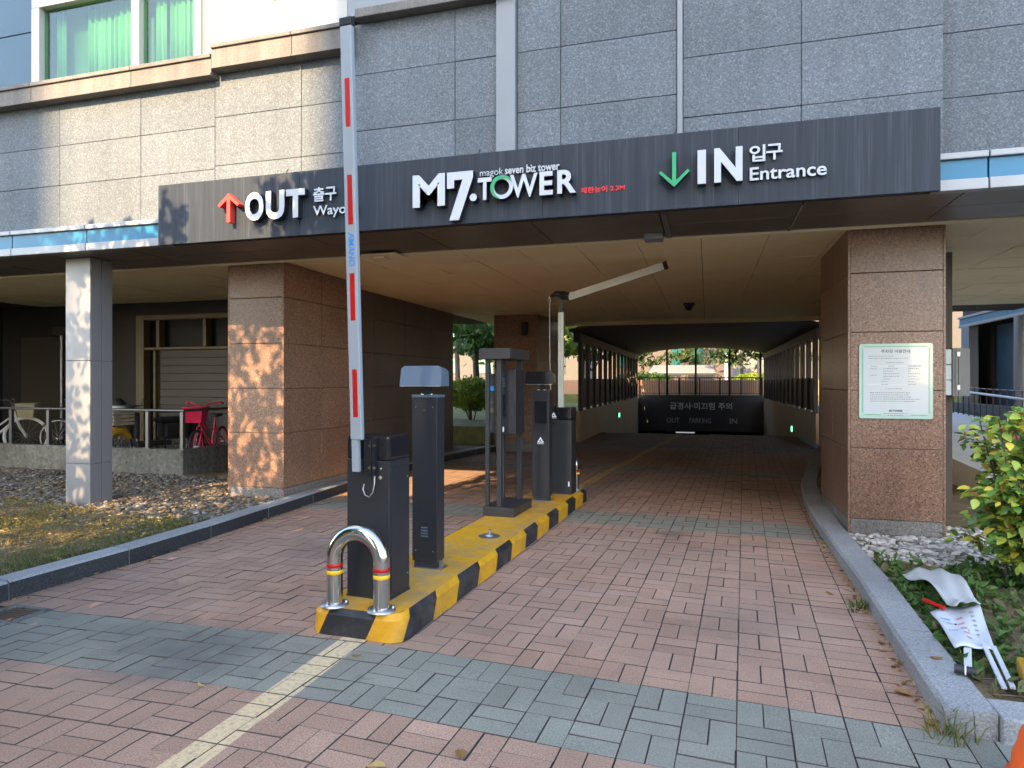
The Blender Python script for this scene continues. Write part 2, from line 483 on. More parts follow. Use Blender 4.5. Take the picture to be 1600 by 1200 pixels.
def soil_mat(name, a, b, c):
    m, t, p = new_mat(name)
    v = wpos(t)
    f = noise_n(t, v, 3.0, 8, 0.7)
    f2 = noise_n(t, v, 45, 4, 0.7)
    col = ramp(t, math_n(t, 'ADD', math_n(t, 'MULTIPLY', f, 0.6), math_n(t, 'MULTIPLY', f2, 0.4)), [(0.32, a), (0.5, b), (0.66, c)])
    t.links.new(col, p.inputs['Base Color'])
    p.inputs['Roughness'].default_value = 0.95
    bump(t, p, f2, 0.9, 0.02)
    return m
M['soil'] = soil_mat('dry_soil', (0.06, 0.045, 0.022), (0.145, 0.105, 0.05), (0.25, 0.185, 0.085))
M['lawn'] = soil_mat('dry_lawn', (0.05, 0.065, 0.015), (0.13, 0.125, 0.035), (0.23, 0.19, 0.06))

# ------------------------------------------------------------------ mesh helpers
class MB:
    def __init__(self):
        self.v, self.f, self.m, self.tone = [], [], [], []
        self.cur = 0
        self.smooth = []

    def _add(self, vs, fs, mi=None, smooth=False):
        b = len(self.v)
        self.v.extend(tuple(x) for x in vs)
        mi = self.cur if mi is None else mi
        for f in fs:
            self.f.append(tuple(b + i for i in f))
            self.m.append(mi)
            self.smooth.append(smooth)

    def box(self, x0, x1, y0, y1, z0, z1, bev=0.0, mi=None, mat=None):
        x0, x1 = min(x0, x1), max(x0, x1)
        y0, y1 = min(y0, y1), max(y0, y1)
        z0, z1 = min(z0, z1), max(z0, z1)
        if bev <= 0:
            vs = [(x0, y0, z0), (x1, y0, z0), (x1, y1, z0), (x0, y1, z0), (x0, y0, z1), (x1, y0, z1), (x1, y1, z1), (x0, y1, z1)]
            fs = [(3, 2, 1, 0), (4, 5, 6, 7), (0, 1, 5, 4), (1, 2, 6, 5), (2, 3, 7, 6), (3, 0, 4, 7)]
        else:
            b = min(bev, (x1 - x0) * .45, (y1 - y0) * .45, (z1 - z0) * .45)
            bm = bmesh.new()
            bmesh.ops.create_cube(bm, size=1)
            for q in bm.verts:
                q.co = Vector(((x0 + x1) / 2 + q.co.x * (x1 - x0), (y0 + y1) / 2 + q.co.y * (y1 - y0), (z0 + z1) / 2 + q.co.z * (z1 - z0)))
            bmesh.ops.bevel(bm, geom=list(bm.edges), offset=b, segments=2, profile=0.6, affect='EDGES')
            bm.verts.index_update()
            vs = [q.co.copy() for q in bm.verts]
            fs = [[q.index for q in f.verts] for f in bm.faces]
            bm.free()
        if mat is not None:
            vs = [mat @ Vector(q) for q in vs]
        self._add(vs, fs, mi)
        return self

    def poly_y(self, pts, y0, y1, mi_front=None, mi_side=None):
        """extrude polygon given as (x,z) list, front at y0 (toward -Y), back at y1"""
        n = len(pts)
        area = sum(pts[i][0] * pts[(i + 1) % n][1] - pts[(i + 1) % n][0] * pts[i][1] for i in range(n))
        if area < 0:
            pts = pts[::-1]
        tris = tessellate_polygon([[Vector((x, z, 0)) for x, z in pts]])
        vs = [(x, y0, z) for x, z in pts] + [(x, y1, z) for x, z in pts]
        ff = []
        for a, b, c in tris:
            A, B, C = (Vector(pts[i]) for i in (a, b, c))
            if (B - A).cross(C - A) < 0:
                b, c = c, b
            ff.append((a, b, c))
        self._add(vs, ff + [(c + n, b + n, a + n) for a, b, c in ff], mi_front)
        self._add(vs, [(i + n, (i + 1) % n + n, (i + 1) % n, i) for i in range(n)], mi_side)
        return self

    def poly_z(self, pts, z0, z1, mi=None):
        n = len(pts)
        area = sum(pts[i][0] * pts[(i + 1) % n][1] - pts[(i + 1) % n][0] * pts[i][1] for i in range(n))
        if area < 0:
            pts = pts[::-1]
        vs = [(x, y, z0) for x, y in pts] + [(x, y, z1) for x, y in pts]
        tr = []
        for a, b, c in tessellate_polygon([[Vector((x, y, 0)) for x, y in pts]]):
            A, B, C = (Vector(pts[i]) for i in (a, b, c))
            if (B - A).cross(C - A) < 0:
                b, c = c, b
            tr.append((a, b, c))
        self._add(vs, [(c, b, a) for a, b, c in tr] + [(a + n, b + n, c + n) for a, b, c in tr] + [(i, (i + 1) % n, (i + 1) % n + n, i + n) for i in range(n)], mi)
        return self

    def tube(self, pts, r, n=10, mi=None, caps=True, radii=None):
        pts = [Vector(p) for p in pts]
        k = len(pts)
        rings = []
        up = Vector((0, 0, 1))
        prev = None
        for i, p in enumerate(pts):
            d = (pts[min(i + 1, k - 1)] - pts[max(i - 1, 0)]).normalized()
            if prev is None:
                u = d.orthogonal().normalized()
            else:
                u = (prev - d * prev.dot(d))
                u = u.normalized() if u.length > 1e-5 else d.orthogonal().normalized()
            prev = u
            w = d.cross(u)
            rr = radii[i] if radii else r
            rings.append([p + (u * cos(2 * pi * j / n) + w * sin(2 * pi * j / n)) * rr for j in range(n)])
        vs = [q for ring in rings for q in ring]
        fs = []
        for i in range(k - 1):
            for j in range(n):
                a, b = i * n + j, i * n + (j + 1) % n
                fs.append((a, b, b + n, a + n))
        self._add(vs, fs, mi, True)
        if caps:
            self._add(rings[0], [tuple(range(n))[::-1]], mi)
            self._add(rings[-1], [tuple(range(n))], mi)
        return self

    def lathe(self, prof, n=20, center=(0, 0), mi=None, smooth=True):
        vs, fs = [], []
        for r, z in prof:
            for j in range(n):
                vs.append((center[0] + r * cos(2 * pi * j / n), center[1] + r * sin(2 * pi * j / n), z))
        for i in range(len(prof) - 1):
            for j in range(n):
                a, b = i * n + j, i * n + (j + 1) % n
                fs.append((a, b, b + n, a + n))
        self._add(vs, fs, mi, smooth)
        return self

    def quad(self, a, b, c, d, mi=None):
        self._add([a, b, c, d], [(0, 1, 2, 3)], mi)
        return self

    def build(self, name, mats, parent=None, loc=None, tone=None):
        me = bpy.data.meshes.new(name)
        off = Vector(loc) if loc is not None else (parent.matrix_world_off if False else Vector((0, 0, 0)))
        vs = self.v
        if parent is not None and parent.get('_world'):
            o_ = OFFS[parent.name]
            vs = [(a - o_[0], b - o_[1], c - o_[2]) for a, b, c in vs]
        me.from_pydata(vs, [], self.f)
        if not isinstance(mats, (list, tuple)):
            mats = [mats]
        for mm in mats:
            me.materials.append(M[mm] if isinstance(mm, str) else mm)
        me.polygons.foreach_set('material_index', self.m)
        me.polygons.foreach_set('use_smooth', self.smooth)
        if tone is not None or self.tone:
            at = me.attributes.new('tone', 'FLOAT', 'POINT')
            at.data.foreach_set('value', self.tone if self.tone else [tone] * len(self.v))
        me.update()
        o = bpy.data.objects.new(name, me)
        COL.objects.link(o)
        if parent is not None:
            o.parent = parent
            if parent.name in OFFS:
                OFFS[o.name] = OFFS[parent.name]
                if parent.get('_world'):
                    o['_world'] = 1
        if loc is not None:
            o.location = loc
        return o

OFFS = {}

def thing(name, label, cat, loc=(0, 0, 0), rz=0.0, group=None, world=False, kind=None):
    """An Empty at the thing's base; world=True lets its parts be given in world coordinates."""
    o = bpy.data.objects.new(name, None)
    o.empty_display_size = 0.2
    COL.objects.link(o)
    o.location = loc
    o.rotation_euler = (0, 0, rz)
    if label:
        o['label'] = label
    if cat:
        o['category'] = cat
    if group:
        o['group'] = group
    if kind:
        o['kind'] = kind
    if world:
        o['_world'] = 1
        OFFS[o.name] = loc
    return o

def tag(o, label=None, cat=None, group=None, kind=None):
    if label:
        o['label'] = label
    if cat:
        o['category'] = cat
    if group:
        o['group'] = group
    if kind:
        o['kind'] = kind
    return o

def copy_tree(o, parent=None):
    c = o.copy()
    COL.objects.link(c)
    if parent is not None:
        c.parent = parent
    for ch in list(o.children):
        copy_tree(ch, c)
    return c

_txt = {}
def text_polys(s, bold=0.0, res=4):
    """flat text outline mesh -> (verts 2D, faces, bbox)"""
    key = (s, bold)
    if key in _txt:
        return _txt[key]
    cu = bpy.data.curves.new('lettering', 'FONT')
    cu.body = s
    cu.size = 1
    cu.offset = bold
    cu.resolution_u = res
    cu.fill_mode = 'FRONT'
    cu.extrude = 0.5
    cu.fill_mode = 'BOTH'
    ob = bpy.data.objects.new('lettering', cu)
    COL.objects.link(ob)
    dg = bpy.context.evaluated_depsgraph_get()
    me = bpy.data.meshes.new_from_object(ob.evaluated_get(dg))
    vs = [tuple(v.co) for v in me.vertices]
    fs = [tuple(p.vertices) for p in me.polygons]
    nz = [p.normal.z for p in me.polygons]
    xs = [v[0] for v in vs]
    ys = [v[1] for v in vs]
    bb = (min(xs), max(xs), min(ys), max(ys))
    bpy.data.objects.remove(ob)
    bpy.data.curves.remove(cu)
    bpy.data.meshes.remove(me)
    _txt[key] = (vs, fs, nz, bb)
    return _txt[key]

def text_on(mb, s, origin, ux, uz, w, h, depth, bold=0.0, mi_front=0, mi_side=1, res=4):
    """fit text s into the rectangle at origin spanned by unit vectors ux (width w) and uz (height h);
    it stands out by depth along ux x uz"""
    vs, fs, nz, (x0, x1, y0, y1) = text_polys(s, bold, res)
    o, ux, uz = Vector(origin), Vector(ux), Vector(uz)
    n = ux.cross(uz)
    sx, sy = w / (x1 - x0), h / (y1 - y0)
    out = [o + ux * ((x - x0) * sx) + uz * ((y - y0) * sy) + n * ((z + 0.5) * depth) for x, y, z in vs]
    b = len(mb.v)
    mb.v.extend(tuple(q) for q in out)
    for f, k in zip(fs, nz):
        mb.f.append(tuple(b + i for i in f))
        mb.m.append(mi_front if k > 0.5 else mi_side)
        mb.smooth.append(False)

# leaf clouds -----------------------------------------------------------------
def leaf_quad(mb, p, size, rnd, tone, elong=1.7, droop=None, flat=0.0):
    """one pointed, folded leaf: six vertices, four triangles"""
    d = Vector((rnd.gauss(0, 1), rnd.gauss(0, 1), rnd.gauss(0, 1) * (1 - flat)))
    if droop is not None:
        d += Vector(droop)
    d.normalize()
    s = Vector((rnd.gauss(0, 1), rnd.gauss(0, 1), rnd.gauss(0, 1) * (1 - flat)))
    s = (s - d * s.dot(d)).normalized()
    n = d.cross(s)
    L, W = size * elong * 0.5, size * 0.5
    p = Vector(p)
    f = n * (W * 0.35)
    vs = [p - d * L, p - d * L * .25 + s * W + f, p + d * L * .45 + s * W * .7 + f, p + d * L, p + d * L * .45 - s * W * .7 + f, p - d * L * .25 - s * W + f]
    b = len(mb.v)
    mb.v.extend(tuple(q) for q in vs)
    mb.tone.extend([tone] * 6)
    for f_ in ((0, 1, 2, 3), (0, 3, 4, 5)):
        mb.f.append(tuple(b + i for i in f_))
        mb.m.append(0)
        mb.smooth.append(False)

def in_ball(rnd):
    while True:
        p = Vector((rnd.uniform(-1, 1), rnd.uniform(-1, 1), rnd.uniform(-1, 1)))
        if p.length < 1:
            return p
# ------------------------------------------------------------------ ground, terrain
def xl(y):                              # face of the left kerb
    pts = [(-2, -4.75), (3.5, -4.76), (5, -4.68), (8.3, -4.87), (11, -4.98), (13, -4.78), (14.2, -4.45)]
    return lerp_pts(pts, y)

def xr(y):                              # face of the right kerb
    pts = [(3.3, 1.005), (4.3, 1.03), (5.4, 1.07), (7.1, 1.08), (8.7, 1.13), (10.5, 1.30), (13, 1.75), (16.4, 2.4), (24, 2.42)]
    return lerp_pts(pts, y)

def lerp_pts(pts, y):
    if y <= pts[0][0]:
        return pts[0][1]
    for (a, va), (b, vb) in zip(pts, pts[1:]):
        if y <= b:
            return va + (vb - va) * (y - a) / (b - a)
    return pts[-1][1]

g = MB()
g.box(-300, 300, -300, 20.4, -0.6, -0.06)
g.box(-300, -3.3, 20.4, 300, -0.6, -0.06)
g.box(2.6, 300, 20.4, 300, -0.6, -0.06)
g.box(-3.3, 2.6, 46, 300, -0.6, -0.06)
tag(g.build('ground', 'asphalt'), kind='structure')
# descending ramp behind the crest, and its lower floor
g = MB()
prof = [(20.4, -0.015), (21.5, -0.10), (24, -0.5), (28, -1.35), (33, -2.45), (46, -3.2)]
for (ya, za), (yb, zb) in zip(prof, prof[1:]):
    g._add([(-3.2, ya, za), (2.5, ya, za), (2.5, yb, zb), (-3.2, yb, zb), (-3.2, ya, za - .2), (2.5, ya, za - .2), (2.5, yb, zb - .2), (-3.2, yb, zb - .2)],
           [(0, 1, 2, 3), (7, 6, 5, 4), (0, 4, 5, 1), (1, 5, 6, 2), (2, 6, 7, 3), (3, 7, 4, 0)])
tag(g.build('ramp', plain('ramp_concrete', (0.20, 0.13, 0.09), 0.85)), kind='structure')

# ------------------------------------------------------------------ pavement of basket weave pavers
MOD = 0.2325
V0 = 2.86
U0 = -1.957 - MOD * 14
def warp(u, v):
    x = u + 0.05 * (min(v, 22) - 3.5)
    y = v + (-0.07 * (u + 1.7) if u > -1.7 else (0.045 * (u + 2.4) if u < -2.4 else 0.0))
    return x, y

pave = MB()
pave.box(-5.6, 2.9, 0.9, 3.32, -0.058, -0.012)
pave.box(-5.05, 1.2, 3.325, 9.0, -0.058, -0.012)
pave.box(-5.05, 2.42, 9.005, 20.4, -0.058, -0.012)
pavement = tag(pave.build('pavement', 'sand'), kind='structure')

CAMF, CS, CC = 1046.0, sin(R(16.26)), cos(R(16.26))
def pix(x, y, z):
    d = -CS * x + CC * y
    if d < 0.2:
        return None
    return 800 + CAMF * (CC * x + CS * y) / d, 596 - CAMF * (z - 1.55) / d

def isl_in(x, y):
    return 3.80 < y < 8.5 and -2.24 + 0.045 * (y - 3.6) < x < -1.86 + 0.045 * (y - 3.6)

rnd = random.Random(5)
cells = []
for k in range(-8, 76):
    v = V0 + k * MOD
    band = k in (0, 1, 2) or k in (19, 20, 21) or k in (38, 39, 40) or k in (57, 58, 59)
    for i in range(-6, 40):
        u = U0 + i * MOD
        x, y = warp(u + MOD / 2, v + MOD / 2)
        if y < 1.25 or y > 20.35:
            continue
        if y < 3.3:
            if x < -5.5 or x > 1.9:
                continue
        elif not (xl(y) - 0.1 < x < xr(y) + 0.12):
            continue
        if isl_in(x, y) or (y > 14.2 and x < -3.3):
            continue
        if -4.64 < x < -4.24 and 3.2 < y < 3.5:
            continue
        last = y > 3.3 and x > xr(y) - MOD * 1.25
        if last or (i + k) % 2 == 0:
            rects = [(0, 1, 0, .5), (0, 1, .5, 1)]
        else:
            rects = [(0, .5, 0, 1), (.5, 1, 0, 1)]
        for (a, b, c, d) in rects:
            cells.append((u + a * MOD, u + b * MOD, v + c * MOD, v + d * MOD, band))

def paver_mesh(mb, c, far=False):
    u0, u1, v0, v1, band = c
    gp = 0.0017 + (0.0014 if rnd.random() < .3 else 0)
    dz = rnd.gauss(0, 0.0012)
    tx, ty = rnd.gauss(0, 0.003), rnd.gauss(0, 0.003)
    dx, dy = rnd.gauss(0, 0.0009), rnd.gauss(0, 0.0009)
    ch = 0.0014
    low, mid, top = [], [], []
    cu, cv = (u0 + u1) / 2, (v0 + v1) / 2
    for (u, v, su, sv) in ((u0, v0, 1, 1), (u1, v0, -1, 1), (u1, v1, -1, -1), (u0, v1, 1, -1)):
        x, y = warp(u + su * gp + dx, v + sv * gp + dy)
        z = dz + tx * (u - cu) + ty * (v - cv)
        mid.append((x, y, z - ch))
        low.append((x, y, -0.05))
        x2, y2 = warp(u + su * (gp + ch) + dx, v + sv * (gp + ch) + dy)
        top.append((x2, y2, z))
    fs = [(8, 9, 10, 11)]
    for j in range(4):
        jj = (j + 1) % 4
        fs.append((j, jj, jj + 4, j + 4))
        fs.append((j + 4, jj + 4, jj + 8, j + 8))
    t = min(1, max(0, rnd.gauss(0.5, 0.14)))
    mb._add(low + mid + top, fs[:1], 1 if band else 0)
    b = len(mb.v) - 12
    for f in fs[1:]:
        mb.f.append(tuple(b + i for i in f)); mb.m.append(2); mb.smooth.append(False)
    mb.tone.extend([t] * 12)

def seen_size(c):
    p = [pix(*warp(u, v), 0) for u, v in ((c[0], c[2]), (c[1], c[2]), (c[1], c[3]), (c[0], c[3]))]
    if any(q is None for q in p):
        return 0
    cx, cy = sum(q[0] for q in p) / 4, sum(q[1] for q in p) / 4
    if not (0 < cx < 1600 and 0 < cy < 1200):
        return 0
    x, y = warp(c[0], c[2])
    return abs(sum(p[i][0] * p[(i + 1) % 4][1] - p[(i + 1) % 4][0] * p[i][1] for i in range(4))) / 2
cells.sort(key=seen_size, reverse=True)
for c in cells[:300]:
    mb = MB()
    paver_mesh(mb, c)
    mb.m = [1 if q == 2 else 0 for q in mb.m]
    mb.build('paver', ['paver_grey' if c[4] else 'paver_red', 'joint_dirt'], pavement)
mb = MB()
for c in cells[300:]:
    paver_mesh(mb, c)
tag(mb.build('pavers', ['paver_red', 'paver_grey', 'joint_dirt'], pavement), kind='stuff')

# gutter slab and bare concrete beyond the right-hand end of the paving
mb = MB()
mb.box(1.42, 3.5, 1.0, 3.02, -0.055, 0.006)
tag(mb.build('footpath', 'pave_concrete'), kind='structure')

# drain grate in the left lane
dg_ = thing('drain_grate', 'rusty slotted drain grate in a concrete rim at the foot of the left kerb', 'drain', (-4.44, 3.35, 0), world=True)
mb = MB()
for a in ((-4.62, -4.56, 3.2, 3.5), (-4.32, -4.26, 3.2, 3.5)):
    mb.box(a[0], a[1], a[2], a[3], -0.05, 0.004, 0.003)
mb.box(-4.559, -4.321, 3.2, 3.24, -0.05, 0.004, 0.003)
mb.box(-4.559, -4.321, 3.46, 3.5, -0.05, 0.004, 0.003)
mb.build('rim', 'concrete', dg_)
mb = MB()
mb.box(-4.558, -4.322, 3.241, 3.459, -0.052, -0.04)
mb.build('pit', 'black_matte', dg_)
for i in range(8):
    mb = MB()
    mb.box(-4.558, -4.322, 3.246 + i * .027, 3.262 + i * .027, -0.03, -0.002)
    mb.build('grate_bar', plain('rusty_iron', (0.14, 0.09, 0.06), 0.8, 0.3) if i == 0 else bpy.data.materials['rusty_iron'], dg_)

# ------------------------------------------------------------------ kerbs
def kerb_run(name, fx, ys, width, h, side, face_mat=None):
    """kerb stones laid along y; side=+1: stone lies to +x of its face"""
    root = tag(bpy.data.objects.new(name, None), kind='structure')
    COL.objects.link(root)
    y = ys[0]
    r2 = random.Random(len(name))
    while y < ys[1] - 0.05:
        L = min(ys[2], ys[1] - y)
        a, b = y + 0.004, y + L - 0.004
        xa, xb = fx(a), fx(b)
        hh = h + r2.gauss(0, 0.003)
        ch = 0.018
        w = width * side
        sec = [(0, -0.1, 0), (0, hh - ch, 0), (ch * side, hh, 0), (w, hh, 0), (w, -0.1, 0)]
        mb = MB()
        vs = [(xa + p[0], a, p[1]) for p in sec] + [(xb + p[0], b, p[1]) for p in sec]
        fs = [(i, (i + 1) % 5, (i + 1) % 5 + 5, i + 5) for i in range(5)] + [(4, 3, 2, 1, 0), (5, 6, 7, 8, 9)]
        if side < 0:
            fs = [f[::-1] for f in fs]
        fs = [f[::-1] for f in fs]
        mb._add(vs, fs, 0)
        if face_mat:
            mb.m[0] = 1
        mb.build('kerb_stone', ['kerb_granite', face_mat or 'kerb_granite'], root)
        y += L
    return root
kerb_run('right_kerb', xr, (3.36, 19.5, 1.0), 0.20, 0.115, 1)
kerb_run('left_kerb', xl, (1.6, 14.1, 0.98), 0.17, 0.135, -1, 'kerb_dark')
# the kerb's return to the right at its front end
kr = bpy.data.objects.get('right_kerb')
for i in range(4):
    mb = MB()
    x0 = 1.213 + i * 0.9
    mb.box(x0, x0 + .892, 3.33 - .03 * i, 3.53 - .03 * i, -0.1, 0.112, 0.012)
    mb.build('kerb_stone', 'kerb_granite', kr)

# planting beds behind the kerbs
mb = MB()
n = 40
def bed(name, x_in, x_out, ya, yb, z, amp, mat, nx=14, ny=40):
    mb = MB()
    rows = []
    for j in range(ny + 1):
        y = ya + (yb - ya) * j / ny
        for i in range(nx + 1):
            t_ = i / nx
            x = x_in(y) + (x_out(y) - x_in(y)) * t_
            zz = z + amp * (mnoise.noise(Vector((x * 1.7, y * 1.7, 3.1)))) + (0.03 * t_)
            rows.append((x, y, zz))
    fs = []
    for j in range(ny):
        for i in range(nx):
            a = j * (nx + 1) + i
            f = (a, a + 1, a + nx + 2, a + nx + 1)
            fs.append(f if x_out(ya) > x_in(ya) else f[::-1])
    mb._add(rows, fs, 0, True)
    return tag(mb.build(name, mat), kind='structure')
bed('left_bed', lambda y: xl(y) - .171, lambda y: -16.0, 1.6, 14.6, 0.095, 0.03, 'soil', 30, 44)
bed('right_bed', lambda y: xr(y) + .199, lambda y: 3.6, 3.5, 7.6, 0.085, 0.02, 'soil', 12, 24)
bed('back_right_bed', lambda y: xr(y) + .199, lambda y: 3.6, 7.6, 16.0, 0.085, 0.01, 'soil', 8, 20)

# ------------------------------------------------------------------ the office building
bld = thing('office_building', 'granite-faced office building over a parking entrance, upper left window with green curtains', 'building', (-1.8, 6.0, 0), world=True)
def P(name, mb, mats, parent=None):
    return mb.build(name, mats, parent or bld)

YW = 5.90
mb = MB()
mb.box(-14, 1.752, YW + .045, 6.25, 3.07, 4.94)
mb.box(-14, -7.545, YW + .14, 6.25, 4.941, 8.0)
mb.box(-5.165, 1.752, YW + .145, 6.25, 4.941, 8.0)
mb.box(-7.544, -5.166, YW + .145, 6.25, 6.0, 8.0)
mb.box(1.752, 6.2, YW + .145, 6.25, 3.07, 8.0)
mb.box(-14, 6.2, 6.25, 16.5, 3.075, 8.0)
core = P('wall', mb, 'mortar_red')
rs = random.Random(3)
def slab(x0, x1, z0, z1, y=YW, th=0.04, mat='wall_granite', parent=None, g_=0.0026):
    mb = MB()
    d = rs.gauss(0, 0.0012)
    mb.box(x0 + g_, x1 - g_, y + d, y + th + .004, z0 + g_, z1 - g_, 0.004)
    return P('granite_slab', mb, mat, parent or core)
def grid(xs, zs, **k):
    for a, b in zip(xs, xs[1:]):
        for c, d in zip(zs, zs[1:]):
            slab(a, b, c, d, **k)
grid([-13, -11.9, -10.7, -9.5, -8.3, -7.11, -5.955, -4.983], [3.29, 3.79, 4.24, 4.74])
grid([-4.983, -3.938, -3.36], [3.29, 3.82, 4.33, 4.80])
grid([-3.36, -2.279, -1.862], [3.29, 3.48, 4.01, 4.56, 5.06])
grid([-1.862 + .19, -1.265, -0.248], [3.29, 3.48, 4.01, 4.56, 5.1, 5.64, 6.2])
grid([-0.20, .736, 1.752], [3.29, 3.80, 4.31, 4.82, 5.34, 5.86, 6.4])
grid([1.752, 2.9, 4.1, 5.2, 6.2], [3.29, 3.77, 4.28, 4.79, 5.31, 5.83, 6.4], y=YW + .1)
mb = MB(); mb.box(-1.862 + .004, -1.672 - .004, YW - .055, YW + .04, 3.29, 6.4, 0.006)
P('pilaster', mb, 'pilaster')
mb = MB(); mb.box(-0.246, -0.202, YW - .02, YW + .04, 3.29, 6.4, 0.004)
P('cover_strip', mb, 'pilaster')
# ledges
def ledge(x0, x1, z0, z1, front, mat='ledge_stone'):
    mb = MB()
    mb.box(x0 + .003, x1 - .003, front + .022, 5.95, z0, z1 - .045, 0.006)
    mb.box(x0 + .003, x1 - .003, front, 5.95, z1 - .044, z1, 0.008)
    mb.box(x0 + .003, x1 - .003, front + .008, 5.95, z0 - .022, z0 - .001, 0.006)
    P('ledge', mb, mat)
for a, b in ((-12, -9.7), (-9.7, -7.39), (-7.39, -5.97), (-5.97, -4.93)):
    ledge(a, b, 4.742, 4.945, 5.76)
for a, b in ((-4.925, -3.965), (-3.965, -3.32)):
    ledge(a, b, 4.80, 5.03, 5.75)
mb = MB(); mb.box(-3.27, -1.67, 5.78, 5.95, 5.062, 5.15, 0.008); P('ledge', mb, 'ledge_stone')
# storey above the ledges
mb = MB(); mb.box(-12, -7.56, 5.93, 6.04, 4.948, 5.62, 0.004); mb.box(-12, -7.56, 5.93, 6.04, 5.632, 7.4, 0.004); P('metal_panel', mb, 'teal_panel')
win = None
mb = MB()
for a, b in ((-7.54, -7.42), (-6.09, -5.985), (-5.255, -5.17)):
    mb.box(a, b, 5.90, 6.02, 4.948, 5.875, 0.008)
mb.box(-7.54, -5.17, 5.902, 6.02, 5.8755, 5.99, 0.008)
mb.box(-7.419, -6.091, 5.93, 6.02, 4.948, 4.99, 0.004)
mb.box(-5.984, -5.256, 5.93, 6.02, 4.948, 4.99, 0.004)
win = P('window', mb, 'win_frame')
for a, b in ((-7.425, -6.085), (-5.99, -5.25)):
    mb = MB(); mb.box(a, b, 5.968, 5.974, 4.985, 5.88); P('pane', mb, 'glass', win)
mb = MB(); mb.box(-7.54, -5.17, 5.93, 6.02, 5.992, 7.4, 0.004); P('wall_panel', mb, 'beige_panel')
def curtain(x0, x1, y, z0, z1, waves, amp):
    mb = MB()
    n = waves * 8
    pts = []
    for i in range(n + 1):
        t_ = i / n
        x = x0 + (x1 - x0) * t_
        yy = y + amp * sin(t_ * waves * 2 * pi) + amp * .5 * sin(t_ * waves * 4.3 * pi + 1)
        pts.append((x, yy))
    for (xa, ya), (xb, yb) in zip(pts, pts[1:]):
        mb._add([(xa, ya, z0), (xb, yb, z0), (xb, yb, z1), (xa, ya, z1), (xa, ya + .004, z0), (xb, yb + .004, z0), (xb, yb + .004, z1), (xa, ya + .004, z1)],
                [(0, 1, 2, 3), (7, 6, 5, 4), (3, 2, 6, 7), (0, 4, 5, 1)], 0, True)
    P('curtain', mb, 'curtain', win)
curtain(-7.40, -7.25, 6.10, 4.97, 5.9, 2, 0.02)
curtain(-6.98, -6.52, 6.14, 4.97, 5.9, 5, 0.03)
curtain(-6.50, -6.12, 6.11, 4.97, 5.9, 4, 0.02)
curtain(-5.95, -5.80, 6.10, 4.97, 5.9, 2, 0.02)
curtain(-5.78, -5.28, 6.12, 4.97, 5.9, 7, 0.025)
mb = MB(); mb.box(-5.168, -4.876, 5.93, 6.04, 4.948, 7.4, 0.003); P('wall_panel', mb, 'beige_panel')
for a, b in ((-4.872, -4.29), (-4.286, -3.42)):
    mb = MB(); mb.box(a, b, 5.90, 6.04, 5.032, 7.4, 0.003); P('wall_panel', mb, 'white_panel')
mb = MB()
for x in (-4.27, -4.22):
    mb.box(x, x + .018, 5.86, 5.895, 5.50, 5.9, 0.004)
mb.box(-4.275, -4.197, 5.85, 5.898, 5.47, 5.50, 0.004)
P('bracket', mb, 'ledge_stone')
mb = MB(); mb.box(-3.416, -1.676, 5.90, 6.04, 5.152, 7.4, 0.003); P('wall_panel', mb, 'pilaster')
# hole for the window's room: dark reveal behind the curtains
mb = MB(); mb.box(-7.54, -5.17, 6.20, 6.24, 4.95, 5.99); P('room_back', mb, 'dark_room')

# fascia: silver trims and blue band
def fascia(xs, y):
    for a, b in zip(xs, xs[1:]):
        mb = MB(); mb.box(a + .004, b - .004, y, y + .09, 3.0, 3.085, 0.006); P('fascia_trim', mb, 'silver')
        mb = MB(); mb.box(a + .006, b - .006, y + .018, y + .09, 3.087, 3.234, 0.003); P('fascia_panel', mb, 'blue_band')
        mb = MB(); mb.box(a + .004, b - .004, y - .012, y + .09, 3.236, 3.286, 0.008); P('fascia_trim', mb, 'silver')
fascia([-12.9, -11.6, -10.3, -9.0, -7.72, -6.62, -5.5], 5.80)
fascia([1.65, 2.03, 3.3, 4.6, 6.2], 5.82)

# metal soffit under the facade and beige panel ceiling behind it
xs = [-13.0, -11.9, -10.75, -9.6, -8.45, -7.3, -6.15, -5.0, -3.85, -2.7, -1.55, -0.4, 0.75, 1.9, 3.05, 4.2, 5.2, 6.2]
for a, b in zip(xs, xs[1:]):
    mb = MB(); mb.box(a + .004, b - .004, 5.90, 6.36, 3.004 + rs.gauss(0, .001), 3.06, 0.004); P('soffit_panel', mb, 'soffit')
    mb = MB(); mb.box(a + .004, b - .004, 6.368, 6.93, 3.004 + rs.gauss(0, .001), 3.06, 0.004); P('soffit_panel', mb, 'soffit')
mb = MB(); mb.box(-13, 6.2, 6.938, 6.985, 2.985, 3.06, 0.004); P('ceiling_trim', mb, 'ceiling')
mb = MB(); mb.box(-14, 6.2, 6.99, 16.5, 3.052, 3.074); P('ceiling_backing', mb, 'seam')
nxp, nyp = 30, 8
x = -12.6
cpan = []
while x < 5.6:
    y = 6.992
    while y < 16.3:
        yb = min(y + .785, 16.4)
        cx = x + .33
        inner = -5.2 < cx < 2.4
        if inner or (cx < -5.2 and y < 10.1) or (cx > 2.0 and y < 14.4):
            cpan.append((x, x + .66, y, yb))
        y = yb
    x += .66
